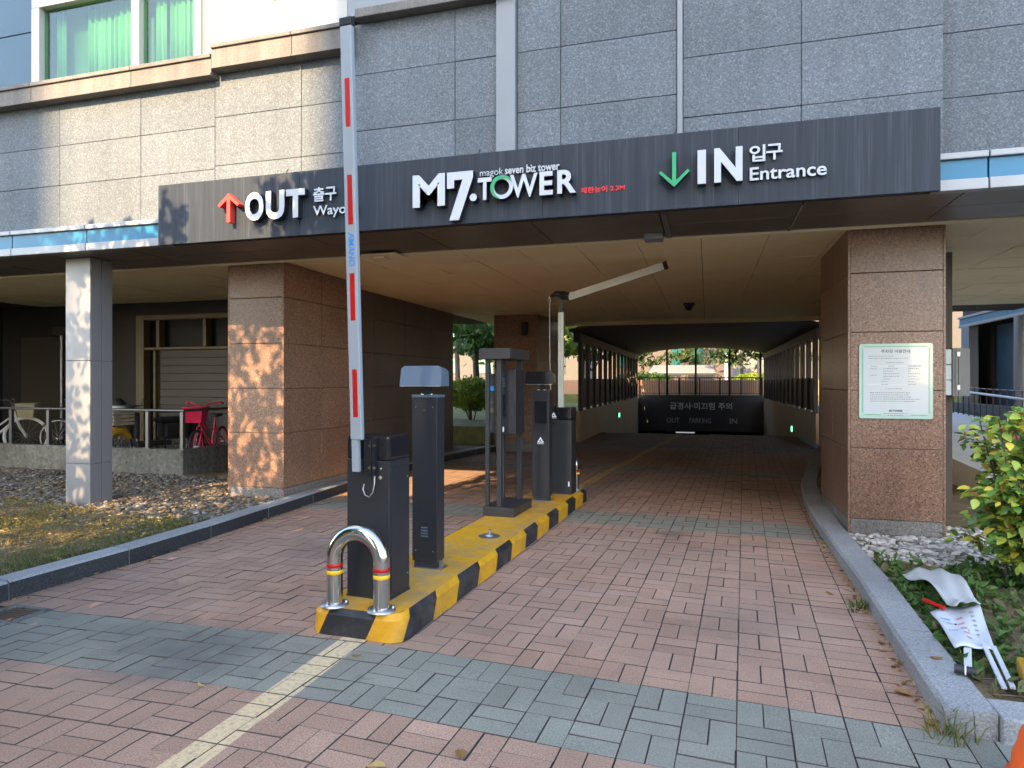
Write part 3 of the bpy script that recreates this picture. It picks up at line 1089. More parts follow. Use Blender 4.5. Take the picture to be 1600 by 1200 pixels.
for (a, b, c, d) in cpan:
    mb = MB()
    z = 3.026 + rs.gauss(0, .002)
    sag = abs(rs.gauss(.004, .003))
    ta, tb = rs.gauss(0, .002), rs.gauss(0, .0012)
    x0_, x1_ = a + .0035, b - .0035
    ys_ = [c + .0035 + (d - c - .007) * k / 4 for k in range(5)]
    zs_ = [z - sag * (1 - ((k - 2) / 2) ** 2) + ta * (k - 2) / 2 for k in range(5)]
    vs_ = [(x0_, y_, z_ - tb) for y_, z_ in zip(ys_, zs_)] + [(x1_, y_, z_ + tb) for y_, z_ in zip(ys_, zs_)] + [(x0_, y_, 3.05) for y_ in ys_] + [(x1_, y_, 3.05) for y_ in ys_]
    mb._add(vs_, [(k, k + 1, k + 6, k + 5) for k in range(4)] + [(10 + k, 11 + k, k + 1, k) for k in range(4)] + [(5 + k, 6 + k, 16 + k, 15 + k) for k in range(4)] + [(0, 5, 15, 10), (14, 19, 9, 4)], 0)
    P('ceiling_panel', mb, 'ceiling')
mb = MB(); mb.box(-3.4, 2.45, 16.4, 16.52, 2.93, 3.07, 0.006); P('ceiling_trim', mb, 'ceiling')
# a lifted flap, a vent and brackets at the ceiling's front edge
mb = MB()
mb.box(-3.72, -3.30, 6.72, 7.12, 2.955, 2.975, 0.004); mb.box(-3.6, -3.48, 6.8, 7.0, 2.935, 2.954, 0.003)
P('ceiling_flap', mb, 'ceiling')
mb = MB(); mb.box(-0.60, -0.42, 6.66, 6.86, 2.945, 3.003, 0.01); P('soffit_bracket', mb, 'silver')
mb = MB(); mb.box(-0.385, -0.34, 5.95, 6.9, 2.992, 3.003, 0.003); P('soffit_strip', mb, 'ledge_stone')
mb = MB(); mb.box(0.74, 0.765, 5.95, 6.9, 2.99, 3.003, 0.003); P('soffit_strip', mb, 'ledge_stone')

# pillars with granite slabs
ZR = [0.235, 0.911, 1.464, 2.021, 2.589, 3.02]
def pillar(x0, x1, y0, y1, mat='pillar_granite', base='pillar_base', label=None, zb=-0.05, sidesplit=(0.5,)):
    mb = MB(); mb.box(x0 + .03, x1 - .03, y0 + .03, y1 - .03, zb, 3.0)
    p = P('pillar', mb, 'mortar_red')
    if label:
        p['label'] = label
    def s_(a, b, c, d, e, f, m_):
        q = MB(); q.box(a, b, c, d, e, f, 0.004); P('granite_slab', q, m_, p)
    zs = [zb] + ZR
    for i, (za, zc) in enumerate(zip(zs, zs[1:])):
        za += .003; zc -= .003
        m_ = base if i == 0 else mat
        ins = 0.004 if i == 0 else 0.0
        s_(x0 + .024, x1 - .024, y0 + ins, y0 + .028, za, zc, m_)
        s_(x0 + .024, x1 - .024, y1 - .028, y1 - ins, za, zc, m_)
        ys = [y0 + .024] + [y0 + (y1 - y0) * t_ for t_ in sidesplit] + [y1 - .024]
        for ya, yb in zip(ys, ys[1:]):
            s_(x0 + ins, x0 + .028, ya + .003, yb - .003, za, zc, m_)
            s_(x1 - .028, x1 - ins, ya + .003, yb - .003, za, zc, m_)
    for cx in (x0, x1 - .022):
        q = MB(); q.box(cx, cx + .022, y0, y0 + .022, zb, 3.02, 0.003); P('corner_trim', q, mat, p)
    return p
pillar(-5.80, -4.99, 7.10, 8.78, label='brown granite pillar left of the driveway')
pillar(1.302, 2.129, 7.10, 8.72, label='brown granite pillar right of the driveway carrying the notice')
pillar(-4.557, -3.559, 14.2, 16.9, label='brown granite pillar deep inside at the ramp')
# dark cladding wall behind the left pillar
mb = MB(); mb.box(-5.75, -5.33, 8.79, 13.6, 0, 3.02); pw = P('side_wall', mb, 'dark_wall')
for ya, yb in ((8.79, 9.99), (9.99, 11.19), (11.19, 12.39), (12.39, 13.6)):
    for za, zb in zip([0.05, .911, 1.464, 2.021, 2.589], [.911, 1.464, 2.021, 2.589, 3.02]):
        q = MB(); q.box(-5.33, -5.30, ya + .003, yb - .003, za + .003, zb - .003, 0.003); P('granite_slab', q, 'dark_granite', pw)
for za, zb in zip([0.05, .911, 1.464, 2.021, 2.589], [.911, 1.464, 2.021, 2.589, 3.02]):
    q = MB(); q.box(-5.74, -5.31, 13.602, 13.63, za + .003, zb - .003, 0.003); P('granite_slab', q, 'dark_granite', pw)
# right side wall of the drive
mb = MB(); mb.box(2.42, 2.6, 8.73, 16.45, 0, 3.02); P('side_wall', mb, 'tunnel_wall')

# rear wall of the bicycle deck, with window band, door frame and roller shutter
mb = MB()
mb.box(-14, -10.62, 10.2, 10.4, 0, 3.07)
mb.box(-10.62, -5.76, 10.2, 10.4, 2.80, 3.07)
mb.box(-10.62, -10.37, 10.2, 10.4, 0, 2.80)
mb.box(-14, -13.8, 5.95, 10.2, 0, 3.07)
P('rear_wall', mb, 'dark_wall')
mb = MB(); mb.box(-10.365, -10.18, 10.15, 10.4, .22, 2.795, 0.01); mb.box(-10.18, -5.76, 10.15, 10.4, 2.70, 2.795, 0.01)
mb.box(-10.18, -5.76, 10.16, 10.4, 2.14, 2.19, 0.01); mb.box(-9.90, -9.83, 10.16, 10.4, 2.192, 2.698, 0.008); mb.box(-8.85, -8.78, 10.16, 10.4, 2.192, 2.698, 0.008)
mb.box(-9.97, -9.92, 10.16, 10.4, .22, 2.138, 0.008)
P('door_frame', mb, 'tan_frame')
mb = MB(); mb.box(-10.178, -5.77, 10.30, 10.31, 2.192, 2.698); mb.box(-10.178, -9.972, 10.30, 10.31, .22, 2.138); P('window_pane', mb, 'dark_glass')
sh = MB(); sh.box(-9.918, -5.77, 10.26, 10.30, .22, 2.138); shut = P('roller_shutter', sh, 'shutter')
for i in range(13):
    q = MB(); q.box(-9.916, -5.772, 10.235, 10.259, .24 + i * .146, .24 + i * .146 + .141, 0.006); P('slat', q, 'shutter', shut)
# pale door leaf, pipe and meter at the far left
mb = MB(); mb.box(-13.2, -12.18, 10.12, 10.195, .22, 2.42, 0.01); mb.box(-12.3, -11.2, 10.05, 10.198, 2.46, 2.62, 0.01); P('door', mb, 'shutter')
mb = MB(); mb.tube([(-12.12, 10.1, .42), (-12.12, 10.1, 2.45)], .03); P('pipe', mb, 'steel_dull')
mb = MB(); mb.box(-11.9, -11.45, 10.12, 10.197, 1.5, 1.85, 0.01); P('meter_box', mb, 'dark_wall')

# grey aluminium column under the fascia
mb = MB()
mb.box(-7.28, -6.93, 6.14, 6.42, -0.05, 3.0)
colm = P('column', mb, 'mortar')
colm['label'] = 'grey aluminium clad column in front of the bicycle deck'
for za, zb in ((-.05, .58), (.586, 1.79), (1.796, 3.0)):
    q = MB(); q.box(-7.29, -6.92, 6.128, 6.14, za, zb, 0.003); P('cladding_panel', q, 'alu_column', colm)
    q = MB(); q.box(-6.93, -6.918, 6.142, 6.275, za, zb, 0.003); P('cladding_panel', q, 'alu_column', colm)
    q = MB(); q.box(-6.93, -6.918, 6.282, 6.43, za, zb, 0.003); P('cladding_panel', q, 'alu_column', colm)
    q = MB(); q.box(-7.292, -7.28, 6.142, 6.43, za, zb, 0.003); P('cladding_panel', q, 'alu_column', colm)

# raised bicycle deck with a low concrete wall
deck = MB()
deck.box(-14, -7.83, 8.55, 10.2, -0.05, .22)
deck.box(-7.83, -5.76, 9.62, 10.2, -0.05, .22)
tag(deck.build('bicycle_deck', 'concrete'), kind='structure')
lw = MB()
lw.box(-14, -7.70, 8.42, 8.55, -0.05, .50, 0.012); lw.box(-7.83, -7.70, 8.555, 9.6, -0.05, .50, 0.012)
tag(lw.build('low_wall', 'concrete'), 'low weathered concrete wall edging the bicycle deck above the gravel', 'wall')
hr = thing('handrail', 'thin grey steel handrail on short posts along the low concrete wall', 'railing', (-10.5, 8.48, .5), world=True)
q = MB(); q.tube([(-14, 8.48, 1.10), (-7.72, 8.48, 1.10)], .022); P('rail', q, 'rail_steel', hr)
q = MB(); q.tube([(-7.76, 8.50, 1.10), (-7.76, 9.55, 1.10)], .022); P('rail', q, 'rail_steel', hr)
for x in (-13.2, -12.25, -11.27, -10.45, -9.2, -8.42, -7.76):
    q = MB(); q.box(x - .03, x + .03, 8.455, 8.505, .51, 1.08, 0.004); q.box(x - .075, x + .075, 8.43, 8.54, .50, .512, 0.003)
    P('post', q, 'rail_steel', hr)
# ------------------------------------------------------------------ overhead sign
S = 5.75
sg = thing('overhead_sign', 'long charcoal sign board over the driveway with raised OUT, tower name and IN lettering', 'sign', (-1.95, 5.78, 3.0), world=True)
mb = MB()
mb.box(-5.575, -3.86, S, 5.796, 2.99, 3.622, 0.004)
mb.box(-3.858, -1.40, S, 5.796, 2.99, 3.622, 0.004)
mb.box(-1.398, 0.24, S, 5.796, 2.99, 3.622, 0.004)
mb.box(0.242, 1.69, S, 5.796, 2.99, 3.622, 0.004)
mb.box(-5.56, 1.675, 5.797, 5.89, 3.287, 3.60)
mb.build('sign_board', 'sign', sg)
XD, ZD = (1, 0, 0), (0, 0, 1)
def letter(s, x0, x1, z0, z1, depth=0.07, bold=0.03, front='white_letter', side='letter_side', name='letter', off=0.012):
    mb = MB()
    text_on(mb, s, (x0, S - off, z0), XD, ZD, x1 - x0, z1 - z0, depth, bold)
    return mb.build(name, [front, side], sg)
letter('O', -4.429, -4.213, 3.146, 3.432, bold=0.045)
letter('U', -4.187, -3.975, 3.146, 3.428, bold=0.045)
letter('T', -3.957, -3.745, 3.147, 3.426, bold=0.045)
letter('출', -3.688, -3.562, 3.298, 3.437, 0.018, 0.022)
letter('구', -3.556, -3.432, 3.300, 3.433, 0.018, 0.022)
letter('Wayout', -3.688, -3.20, 3.137, 3.258, 0.018, 0.016, name='lettering')
letter('M', -2.608, -2.288, 3.149, 3.446, bold=0.03)
seven = [(-2.268, 3.444), (-2.018, 3.444), (-2.018, 3.385), (-2.152, 3.008), (-2.246, 3.008), (-2.118, 3.372), (-2.198, 3.372), (-2.198, 3.298), (-2.268, 3.298)]
mb = MB(); mb.poly_y(seven, S - .082, S - .012, 0, 1); mb.build('letter', ['white_letter', 'letter_side'], sg)
mb = MB(); mb.poly_y([(-2.016 + .034 * cos(2 * pi * i / 20), 3.201 + .034 * sin(2 * pi * i / 20)) for i in range(20)], S - .082, S - .012, 0, 1)
mb.build('letter', ['white_letter', 'letter_side'], sg)
letter('T', -1.972, -1.842, 3.170, 3.370)
letter('W', -1.672, -1.420, 3.168, 3.372, bold=0.02)
letter('E', -1.404, -1.285, 3.171, 3.376)
letter('R', -1.246, -1.082, 3.173, 3.376)
# the ring-shaped O with its green crescent
ox, oz, ro, ri = -1.749, 3.273, 0.106, 0.070
mb = MB()
n = 40
def ring_pts(r, y, dx=0, dz=0):
    return [(ox + dx + r * cos(2 * pi * i / n), y, oz + dz + r * sin(2 * pi * i / n)) for i in range(n)]
for (a, b, mi) in ((ring_pts(ri, S - .082), ring_pts(ro, S - .082), 0), (ring_pts(ro, S - .082), ring_pts(ro, S - .012), 1), (ring_pts(ri, S - .012), ring_pts(ri, S - .082), 1)):
    mb._add(a + b, [(i, (i + 1) % n, (i + 1) % n + n, i + n) for i in range(n)], mi)
ring = mb.build('letter', ['white_letter', 'letter_side'], sg)
mb = MB()
ins, outs = [], []
for i in range(61):
    t_ = R(18) + (R(262) - R(18)) * i / 60
    w = sin(pi * i / 60) ** 0.7
    r2 = (ro - .003) - (ro - ri - .004) * w
    outs.append((ox + (ro - .002) * cos(t_), S - .087, oz + (ro - .002) * sin(t_)))
    ins.append((ox + r2 * cos(t_), S - .087, oz + r2 * sin(t_)))
nn = len(ins)
vs = ins + outs + [(x, S - .0825, z) for x, y, z in ins] + [(x, S - .0825, z) for x, y, z in outs]
fs = []
for i in range(nn - 1):
    fs += [(i + 1, i, i + nn, i + nn + 1), (i, i + 1, i + 1 + 2 * nn, i + 2 * nn), (i + nn + 1, i + nn, i + 3 * nn, i + 1 + 3 * nn)]
mb._add(vs, fs)
mb.build('crescent', 'green', ring)
letter('magok', -1.972, -1.752, 3.383, 3.463, 0.014, 0.0, name='lettering')
letter('seven biz tower', -1.736, -1.237, 3.399, 3.470, 0.014, 0.022, name='lettering')
letter('제한높이 2.3M', -1.056, -0.674, 3.180, 3.232, 0.006, 0.02, 'red_text', 'red_text', 'lettering', 0.0)
letter('I', -0.076, -0.010, 3.160, 3.436, bold=0.05)
letter('N', 0.054, 0.272, 3.160, 3.438, bold=0.04)
letter('입', 0.327, 0.447, 3.318, 3.452, 0.018, 0.022)
letter('구', 0.454, 0.577, 3.322, 3.450, 0.018, 0.022)
letter('Entrance', 0.329, 0.898, 3.168, 3.274, 0.018, 0.016, name='lettering')
for x in (-4.02, -0.262, -2.0):
    mb = MB(); mb.tube([(x, S + .01, 3.615), (x + .01, S + .03, 3.668)], .006, 6); mb.build('wire_stub', 'black_matte', sg)
# arrows
def arrow(cx, tip, tail, half, drop, w, up, front):
    s_ = 1 if up else -1
    k = w * 0.72
    a = drop
    pts = [(cx, tip), (cx + half, tip - s_ * a), (cx + half - k * .72, tip - s_ * (a + k * .72)), (cx + w / 2, tip - s_ * (w * 1.15 + w / 2)),
           (cx + w / 2, tail), (cx - w / 2, tail), (cx - w / 2, tip - s_ * (w * 1.15 + w / 2)), (cx - half + k * .72, tip - s_ * (a + k * .72)), (cx - half, tip - s_ * a)]
    mb = MB(); mb.poly_y(pts, S - .085, S - .015, 0, 1)
    return mb.build('arrow', [front, 'letter_side' if not up else front], sg)
arrow(-4.625, 3.444, 3.152, 0.128, 0.115, 0.040, True, 'red_paint')
arrow(-0.262, 3.152, 3.438, 0.124, 0.122, 0.032, False, 'green')

# ------------------------------------------------------------------ traffic island
IROT = -math.atan(0.045)
isl = thing('traffic_island', 'long yellow traffic island with black hazard stripes round its edge', 'traffic island', (-2.05, 3.605, 0), IROT)
W2, LI = 0.325, 5.12
def isl_outline(ins):
    r_ = 0.11 - ins * .5
    pts = []
    x0, x1, y0, y1 = -W2 + ins, W2 - ins, ins, LI - ins
    for cx, cy, a0 in ((x1 - r_, y0 + r_, -90), (x1 - r_, y1 - r_, 0), (x0 + r_, y1 - r_, 90), (x0 + r_, y0 + r_, 180)):
        for k in range(25):
            a = R(a0 + 90 * k / 24)
            pts.append((cx + r_ * cos(a), cy + r_ * sin(a)))
    return pts
def arc_sampler(pts):
    ps = pts + [pts[0]]
    cum = [0]
    for a, b in zip(ps, ps[1:]):
        cum.append(cum[-1] + math.dist(a, b))
    tot = cum[-1]
    def at(fr):
        s_ = (fr % 1.0) * tot
        for i in range(len(cum) - 1):
            if s_ <= cum[i + 1] + 1e-9:
                t_ = (s_ - cum[i]) / max(1e-9, cum[i + 1] - cum[i])
                return (ps[i][0] + (ps[i + 1][0] - ps[i][0]) * t_, ps[i][1] + (ps[i + 1][1] - ps[i][1]) * t_)
        return ps[-1]
    return at, tot
ring_lo = isl_outline(0.0)
ring_hi = isl_outline(0.006)
ring_tp = isl_outline(0.038)
at_lo, P_lo = arc_sampler(ring_lo)
at_hi, P_hi = arc_sampler(ring_hi)
at_tp, P_tp = arc_sampler(ring_tp)
# perimeter starts at the right end of the front edge (x1-r, y0); the right side runs +y.
def y_to_s(y):                       # position along the perimeter of a point y on the right side
    return 0.11 * pi / 2 + (y - 0.11)
P0 = P_lo
bounds = []                          # (s_bottom, s_top, black?)
side_b = [(0.05, .435), (.81, 1.21), (1.61, 1.985), (2.39, 2.77), (3.19, 3.58), (4.0, 4.375), (4.79, 5.30)]
segs = []
for a, b in side_b:
    segs.append((y_to_s(a), y_to_s(b)))
s_end = y_to_s(5.30)
s = s_end + 0.38
while s < P0 - 0.66:
    segs.append((s, min(s + 0.39, P0 - 0.62)))
    s += 0.78
# front edge runs from left to right at the end of the perimeter (x from -W2+r to W2-r)
fs0 = P0 - (2 * W2 - 0.22)
def x_to_s(x):
    return fs0 + (x + W2 - 0.11)
segs.append((fs0 - 0.21, fs0 - 0.085))
segs.append((x_to_s(-.245), x_to_s(.085)))
cuts = []
for a, b in segs:
    cuts.append((a, True))
    cuts.append((b, False))
cuts.sort()
mb = MB()
slant = 0.062
rows = ((at_lo, 0.0, 0.0), (at_hi, 0.125, slant), (at_tp, 0.160, slant * 1.25))
for i in range(len(cuts)):
    s0, black = cuts[i]
    s1 = cuts[(i + 1) % len(cuts)][0]
    if i == len(cuts) - 1:
        s1 += P0
    m_ = max(2, int((s1 - s0) / 0.012))
    for j in range(m_):
        for (fa, za, ka), (fb, zb, kb) in zip(rows, rows[1:]):
            q = []
            for (fn, z, k) in ((fa, za, ka), (fb, zb, kb)):
                for t_ in (j / m_, (j + 1) / m_):
                    x, y = fn((s0 + (s1 - s0) * t_ + k) / P0)
                    q.append((x, y, z))
            mb._add([q[0], q[1], q[3], q[2]], [(0, 1, 2, 3)], 1 if black else 0, True)
top = [(x, y, 0.16) for x, y in (at_tp((i / 160)) for i in range(160))]
mb._add(top, [tuple(range(160))], 2)
def hazard(name, col, wear_col, s1, lo, hi, rough):
    m, t, p = new_mat(name)
    f = noise_n(t, wpos(t), s1, 6, 0.7)
    f2 = noise_n(t, wpos(t), 1.6, 5, 0.65)
    mr = t.nodes.new('ShaderNodeMapRange')
    t.links.new(math_n(t, 'ADD', math_n(t, 'MULTIPLY', f, .5), math_n(t, 'MULTIPLY', f2, .5)), mr.inputs[0])
    mr.inputs[1].default_value = lo
    mr.inputs[2].default_value = hi
    c = mixc(t, mr.outputs[0], col, wear_col)
    t.links.new(c, p.inputs['Base Color'])
    p.inputs['Roughness'].default_value = rough
    bump(t, p, noise_n(t, wpos(t), 70, 4), 0.25, 0.006)
    return m
M['haz_y'] = hazard('yellow_kerb_paint', (0.60, 0.285, 0.006), (0.27, 0.155, 0.035), 9, .44, .70, 0.5)
M['haz_b'] = hazard('black_kerb_paint', (0.013, 0.013, 0.015), (0.075, 0.068, 0.06), 12, .46, .74, 0.5)
M['haz_top'] = hazard('worn_yellow_top_paint', (0.58, 0.28, 0.008), (0.30, 0.22, 0.12), 7, .45, .66, 0.55)
mb.build('island_body', ['haz_y', 'haz_b', 'haz_top'], isl)

# ------------------------------------------------------------------ barrier gates
def logo(mb, x, y, z, w, mi=0):
    """small triangular badge with a word line below, on a face looking to -y"""
    h = w * .82
    o = [(x - w / 2, z), (x + w / 2, z), (x, z + h)]
    inn = [(x - w * .22, z + h * .17), (x + w * .2, z + h * .17), (x - .0, z + h * .58)]
    for i in range(3):
        j = (i + 1) % 3
        mb._add([(a, y - .0015, b) for a, b in (o[i], o[j], inn[j], inn[i])], [(0, 1, 2, 3)], mi)
    text_on(mb, 'AMANO', (x - w / 2, y - .0005, z - w * .24), XD, ZD, w, w * .16, .001, 0.02, mi, mi)

def cabinet(root, w, d, h, locks=True, badge=False):
    mb = MB()
    mb.box(-w / 2, w / 2, 0, d, 0.0, h - .155, 0.006)
    body = mb.build('cabinet', 'charcoal', root)
    mb = MB(); mb.box(w / 2 - .0005, w / 2 + .0035, .018, d - .018, .05, h - .20, 0.0015); sd = mb.build('service_door', 'charcoal', body)
    for zz in (.12, h - .28):
        q = MB(); q.tube([(w / 2 + .003, d - .035, zz), (w / 2 + .007, d - .035, zz)], .006, 10); q.build('screw', 'steel_dull', body)
    mb = MB(); mb.box(-w / 2 - .004, w / 2 + .004, -.004, d + .004, -.0005, .010, .002); mb.build('base_flange', 'black_matte', root)
    mb = MB(); mb.box(-w / 2 - .001, w / 2 + .001, -.002, d + .002, h - .153, h, 0.018); mb.build('cabinet_head', 'black_gloss', root)
    if locks:
        for k in (0.205, 0.262):
            mb = MB()
            mb.tube([(w * .30, -.007, h - k), (w * .30, .002, h - k)], .0125, 14)
            mb.tube([(w * .30, -.010, h - k), (w * .30, -.007, h - k)], .007, 10)
            mb.build('lock', 'steel', body)
    if badge:
        mb = MB(); logo(mb, -w * .28, -.0025, h - .12, .075); mb.build('badge', 'white_print', body)
        mb = MB(); mb.tube([(-w * .28, -.006, h - .2), (-w * .28, .002, h - .2)], .009, 10); mb.build('lock', 'steel', body)
        mb = MB(); mb.box(w * .36, w * .42, -.004, .001, .1, .16, 0.001); mb.build('sticker', 'white_print', body)

bg1 = thing('barrier_gate', 'black barrier gate with red striped white boom raised upright behind the steel hoop', 'barrier gate', (-2.09, 3.865, 0.16), R(-4))
cabinet(bg1, .315, .26, 1.04)
# raised boom: leans a little toward the street
boom = MB()
lean = math.atan2(0.125, 2.75)
Tb = Matrix.Translation(Vector((-0.035, -0.075, 0.82))) @ Matrix.Rotation(-lean, 4, 'X').inverted()
BW, BT, BL = .080, .038, 2.765
boom.box(-BW / 2, BW / 2, 0, BT, 0.20, BL, 0.007, mat=Tb)
bo = boom.build('boom', 'boom', bg1)
mb = MB(); mb.box(-BW / 2 + .002, BW / 2 - .028, .004, BT - .004, -0.005, 0.199, 0.004, mat=Tb); mb.build('boom_plate', 'boom', bo)
mb = MB(); mb.box(-BW / 2 - .003, BW / 2 + .003, -.003, BT + .003, BL, BL + .05, 0.005, mat=Tb); mb.build('end_cap', 'black_gloss', bo)
for zt, zb in ((3.425, 3.13), (2.835, 2.53), (2.228, 1.933), (1.626, 1.325)):
    mb = MB(); mb.box(-.014, .020, -.0015, .0005, zb - .98, zt - .98, mat=Tb); mb.build('stripe', 'red', bo)
mb = MB()
T3 = Tb.to_3x3()
text_on(mb, 'AMANO', Tb @ Vector((-.016, -.0006, 1.50)), T3 @ Vector((0, 0, -1)), T3 @ Vector((1, 0, 0)), .21, .042, .001, 0.015, 0, 0)
mb.build('lettering', 'blue_text', bo)
mb = MB()
mb.box(.004, .055, -.052, -.030, .80, 1.025, 0.004); mb.box(.030, .048, -.030, .0, .84, .99, 0.003); mb.box(.057, .075, -.046, -.004, .79, 1.03, 0.003)
mb.build('arm_bracket', 'black_gloss', bg1)
for z in (.845, .985):
    for x in (.047, .082):
        mb = MB(); mb.tube([(x, -.060, z), (x, -.050, z)], .0085, 12); mb.build('bolt', 'steel', bg1)
mb = MB()
cpts = [(.062, -.02, .80), (.066, -.03, .74), (.058, -.035, .685), (.03, -.035, .655), (.0, -.033, .665), (-.018, -.03, .70), (-.012, -.026, .735)]
mb.tube(cpts, .0045, 8); mb.build('cable', 'steel_dull', bg1)

bg2 = thing('barrier_gate', 'rear black barrier gate with a jointed white arm bent under the ceiling', 'barrier gate', (-1.745, 8.10, 0.16), R(-2.6))
cabinet(bg2, .285, .27, 1.07, locks=False, badge=True)
mb = MB(); mb.box(-.05, .018, .09, .135, 1.06, 2.255, 0.006); mb.box(-.018, -.014, .086, .092, 1.07, 2.25); mb.build('boom', 'boom_cream', bg2)
mb = MB(); mb.box(-.04, .008, .095, .13, 2.256, 2.40, 0.005)
mb.tube([(-.16, .11, 2.455), (-.08, .11, 2.49), (.0, .11, 2.47), (.09, .11, 2.45)], .04, 8, radii=[.018, .035, .055, .05]); mb.build('elbow_joint', 'black_gloss', bg2)
a_ = R(15.6)
Ta = Matrix.Translation(Vector((.085, .085, 2.44))) @ Matrix.Rotation(-a_, 4, 'Y')
mb = MB(); mb.box(0, 1.20, 0, .045, -.045, .045, 0.006, mat=Ta); mb.box(0, 1.20, -.003, .001, -.008, -.004, mat=Ta); mb.build('boom_tip', 'boom_cream', bg2)
mb = MB(); mb.box(1.2005, 1.25, -.003, .048, -.048, .048, 0.005, mat=Ta); mb.build('end_cap', 'black_gloss', bg2)
mb = MB(); mb.box(-.175, -.15, .1, .12, 2.40, 2.47, 0.003); mb.build('cable_clip', 'steel', bg2)
mb = MB(); mb.tube([(-.163, .11, 2.4), (-.16, .1, 1.9), (-.15, .09, 1.4), (-.13, .08, 1.05)], .0045, 6); mb.build('cable', 'steel_dull', bg2)

# ------------------------------------------------------------------ number plate camera posts
def cam_post(label, loc, dark):
    r_ = thing('camera_post', label, 'camera post', loc, R(-2.6), 'number plate camera posts on the island')
    w, d, h = .205, .13, 1.27
    mb = MB(); mb.box(-w / 2 + .012, w / 2 - .012, .01, d - .01, 0, .055, 0.002); mb.build('plinth', 'black_matte', r_)
    mb = MB(); mb.box(-w / 2, w / 2, 0, d, .05, h, 0.005); b_ = mb.build('post', 'charcoal', r_)
    mb = MB(); mb.box(-w / 2 - .003, w / 2 + .003, -.004, d + .004, h, h + .022, 0.005); mb.build('post_cap', 'hood' if not dark else 'frame_grey', r_)
    if not dark:
        mb = MB(); mb.box(-w / 2 + .02, w / 2 - .02, -.005, .001, .10, h - .045, 0.003); dr = mb.build('door', 'charcoal', b_)
        mb = MB(); mb.tube([(0, -.013, h - .10), (0, -.004, h - .10)], .014, 14); mb.build('lock', 'steel', b_)
        for sx in (-.07, .07):
            for zz in (.13, h - .07):
                mb = MB(); mb.tube([(sx, -.0075, zz), (sx, -.0045, zz)], .004, 8); mb.build('screw', 'steel_dull', b_)
        for k in range(4):
            mb = MB(); mb.box(-.025, .03, -.0085, -.0048, .235 + k * .021, .245 + k * .021, 0.0015); mb.build('louver', 'hood', b_)
        mb = MB(); mb.box(w / 2 + .001, w / 2 + .035, .03, .036, 0, .06, 0.001); mb.box(w / 2 + .001, w / 2 + .04, .0, .06, 0, .006, 0.001)
        mb.box(-w / 2 + .01, w / 2 + .04, -.01, .12, -.0005, .004); mb.build('foot_bracket', 'steel_dull', r_)
    else:
        mb = MB(); mb.box(-w / 2 + .018, w / 2 - .018, -.004, .001, .80, h - .05, 0.002); mb.box(-w / 2 + .018, w / 2 - .018, -.006, .001, .43, .795, 0.002); mb.build('door', 'charcoal', b_)
        mb = MB(); mb.box(-w / 2 + .028, w / 2 - .028, -.0065, -.0042, .90, h - .11, 0.001); mb.build('screen', 'black_gloss', b_)
        mb = MB(); logo(mb, 0, -.0065, .68, .08); mb.build('badge', 'white_print', b_)
        mb = MB(); mb.box(-w / 2 - .01, w / 2 + .02, -.012, .12, -.0005, .004); mb.build('foot_bracket', 'steel_dull', r_)
    for x in (-.035, .035):
        mb = MB(); mb.lathe([(0.0, h + .042), (.012, h + .040), (.014, h + .022)], 10, (x, .04)); mb.build('cable_gland', 'steel', r_)
    mb = MB(); mb.box(-.022, .022, .04, .085, h + .023, h + .085, 0.004); mb.build('neck', 'black_matte', r_)
    # camera housing with a sloping sun shield
    z0, z1 = h + .085, h + .235
    wb, wt = .168, .160
    mb = MB()
    yb = .10
    rr = .02
    prof_b = [(-wb, z0), (wb, z0), (wt + .004, z1 - rr), (wt - rr, z1), (-wt + rr, z1), (-wt - .004, z1 - rr)]
    f_ = [(x, -.075 + (z - z0) * .16, z) for x, z in prof_b]
    k_ = [(x * .92, yb, z if z < z1 - .05 else z - .02) for x, z in prof_b]
    n_ = 6
    mb._add(f_ + k_, [tuple(range(n_)), tuple(range(2 * n_ - 1, n_ - 1, -1))] + [(i + n_, (i + 1) % n_ + n_, (i + 1) % n_, i) for i in range(n_)])
    hd = mb.build('camera_housing', 'hood' if not dark else 'black_gloss', r_)
    mb = MB(); mb.box(-.158, .158, -.079, -.074, z0 - .002, z0 + .004, 0.001); mb.build('visor_lip', 'silver', hd)
    return r_
cam_post('charcoal camera post with a pale blue-grey hood, directly behind the front barrier', (-2.02, 4.60, .16), False)
cam_post('charcoal camera post with a dark screen and white triangle badge beside the rear barrier', (-1.86, 7.57, .16), True)

# ------------------------------------------------------------------ payment kiosk in its steel frame
pk = thing('payment_kiosk', 'dark payment kiosk hung in an open grey steel frame with a flat canopy', 'payment kiosk', (-2.06, 6.56, .16), R(-2.6))
mb = MB(); mb.box(-.17, .17, 0, .62, 0, .095, 0.006); mb.build('base', 'frame_grey', pk)
for x, y, w in ((-.135, .03, .042), (-.005, .03, .050), (.06, .50, .05), (-.135, .50, .042)):
    mb = MB(); mb.box(x - w / 2, x + w / 2, y, y + w, .0955, 1.62, 0.004); mb.build('post', 'frame_grey', pk)
mb = MB(); mb.box(-.205, .135, -.02, .64, 1.62, 1.73, 0.005); mb.build('canopy', 'frame_grey', pk)
mb = MB(); mb.box(-.105, .125, .19, .49, .83, 1.52, 0.008); kb = mb.build('kiosk_body', 'charcoal', pk)
for k in range(4):
    mb = MB(); mb.box(-.07, .005, .184, .191, 1.335 + k * .026, 1.346 + k * .026, 0.001); mb.build('louver', 'hood', kb)
mb = MB(); mb.box(-.095, .015, .183, .191, 1.02, 1.25, 0.003); mb.build('lock_panel', 'black_gloss', kb)
mb = MB(); mb.tube([(-.055, .175, 1.15), (-.055, .184, 1.15)], .016, 12); mb.build('lock', 'steel', kb)
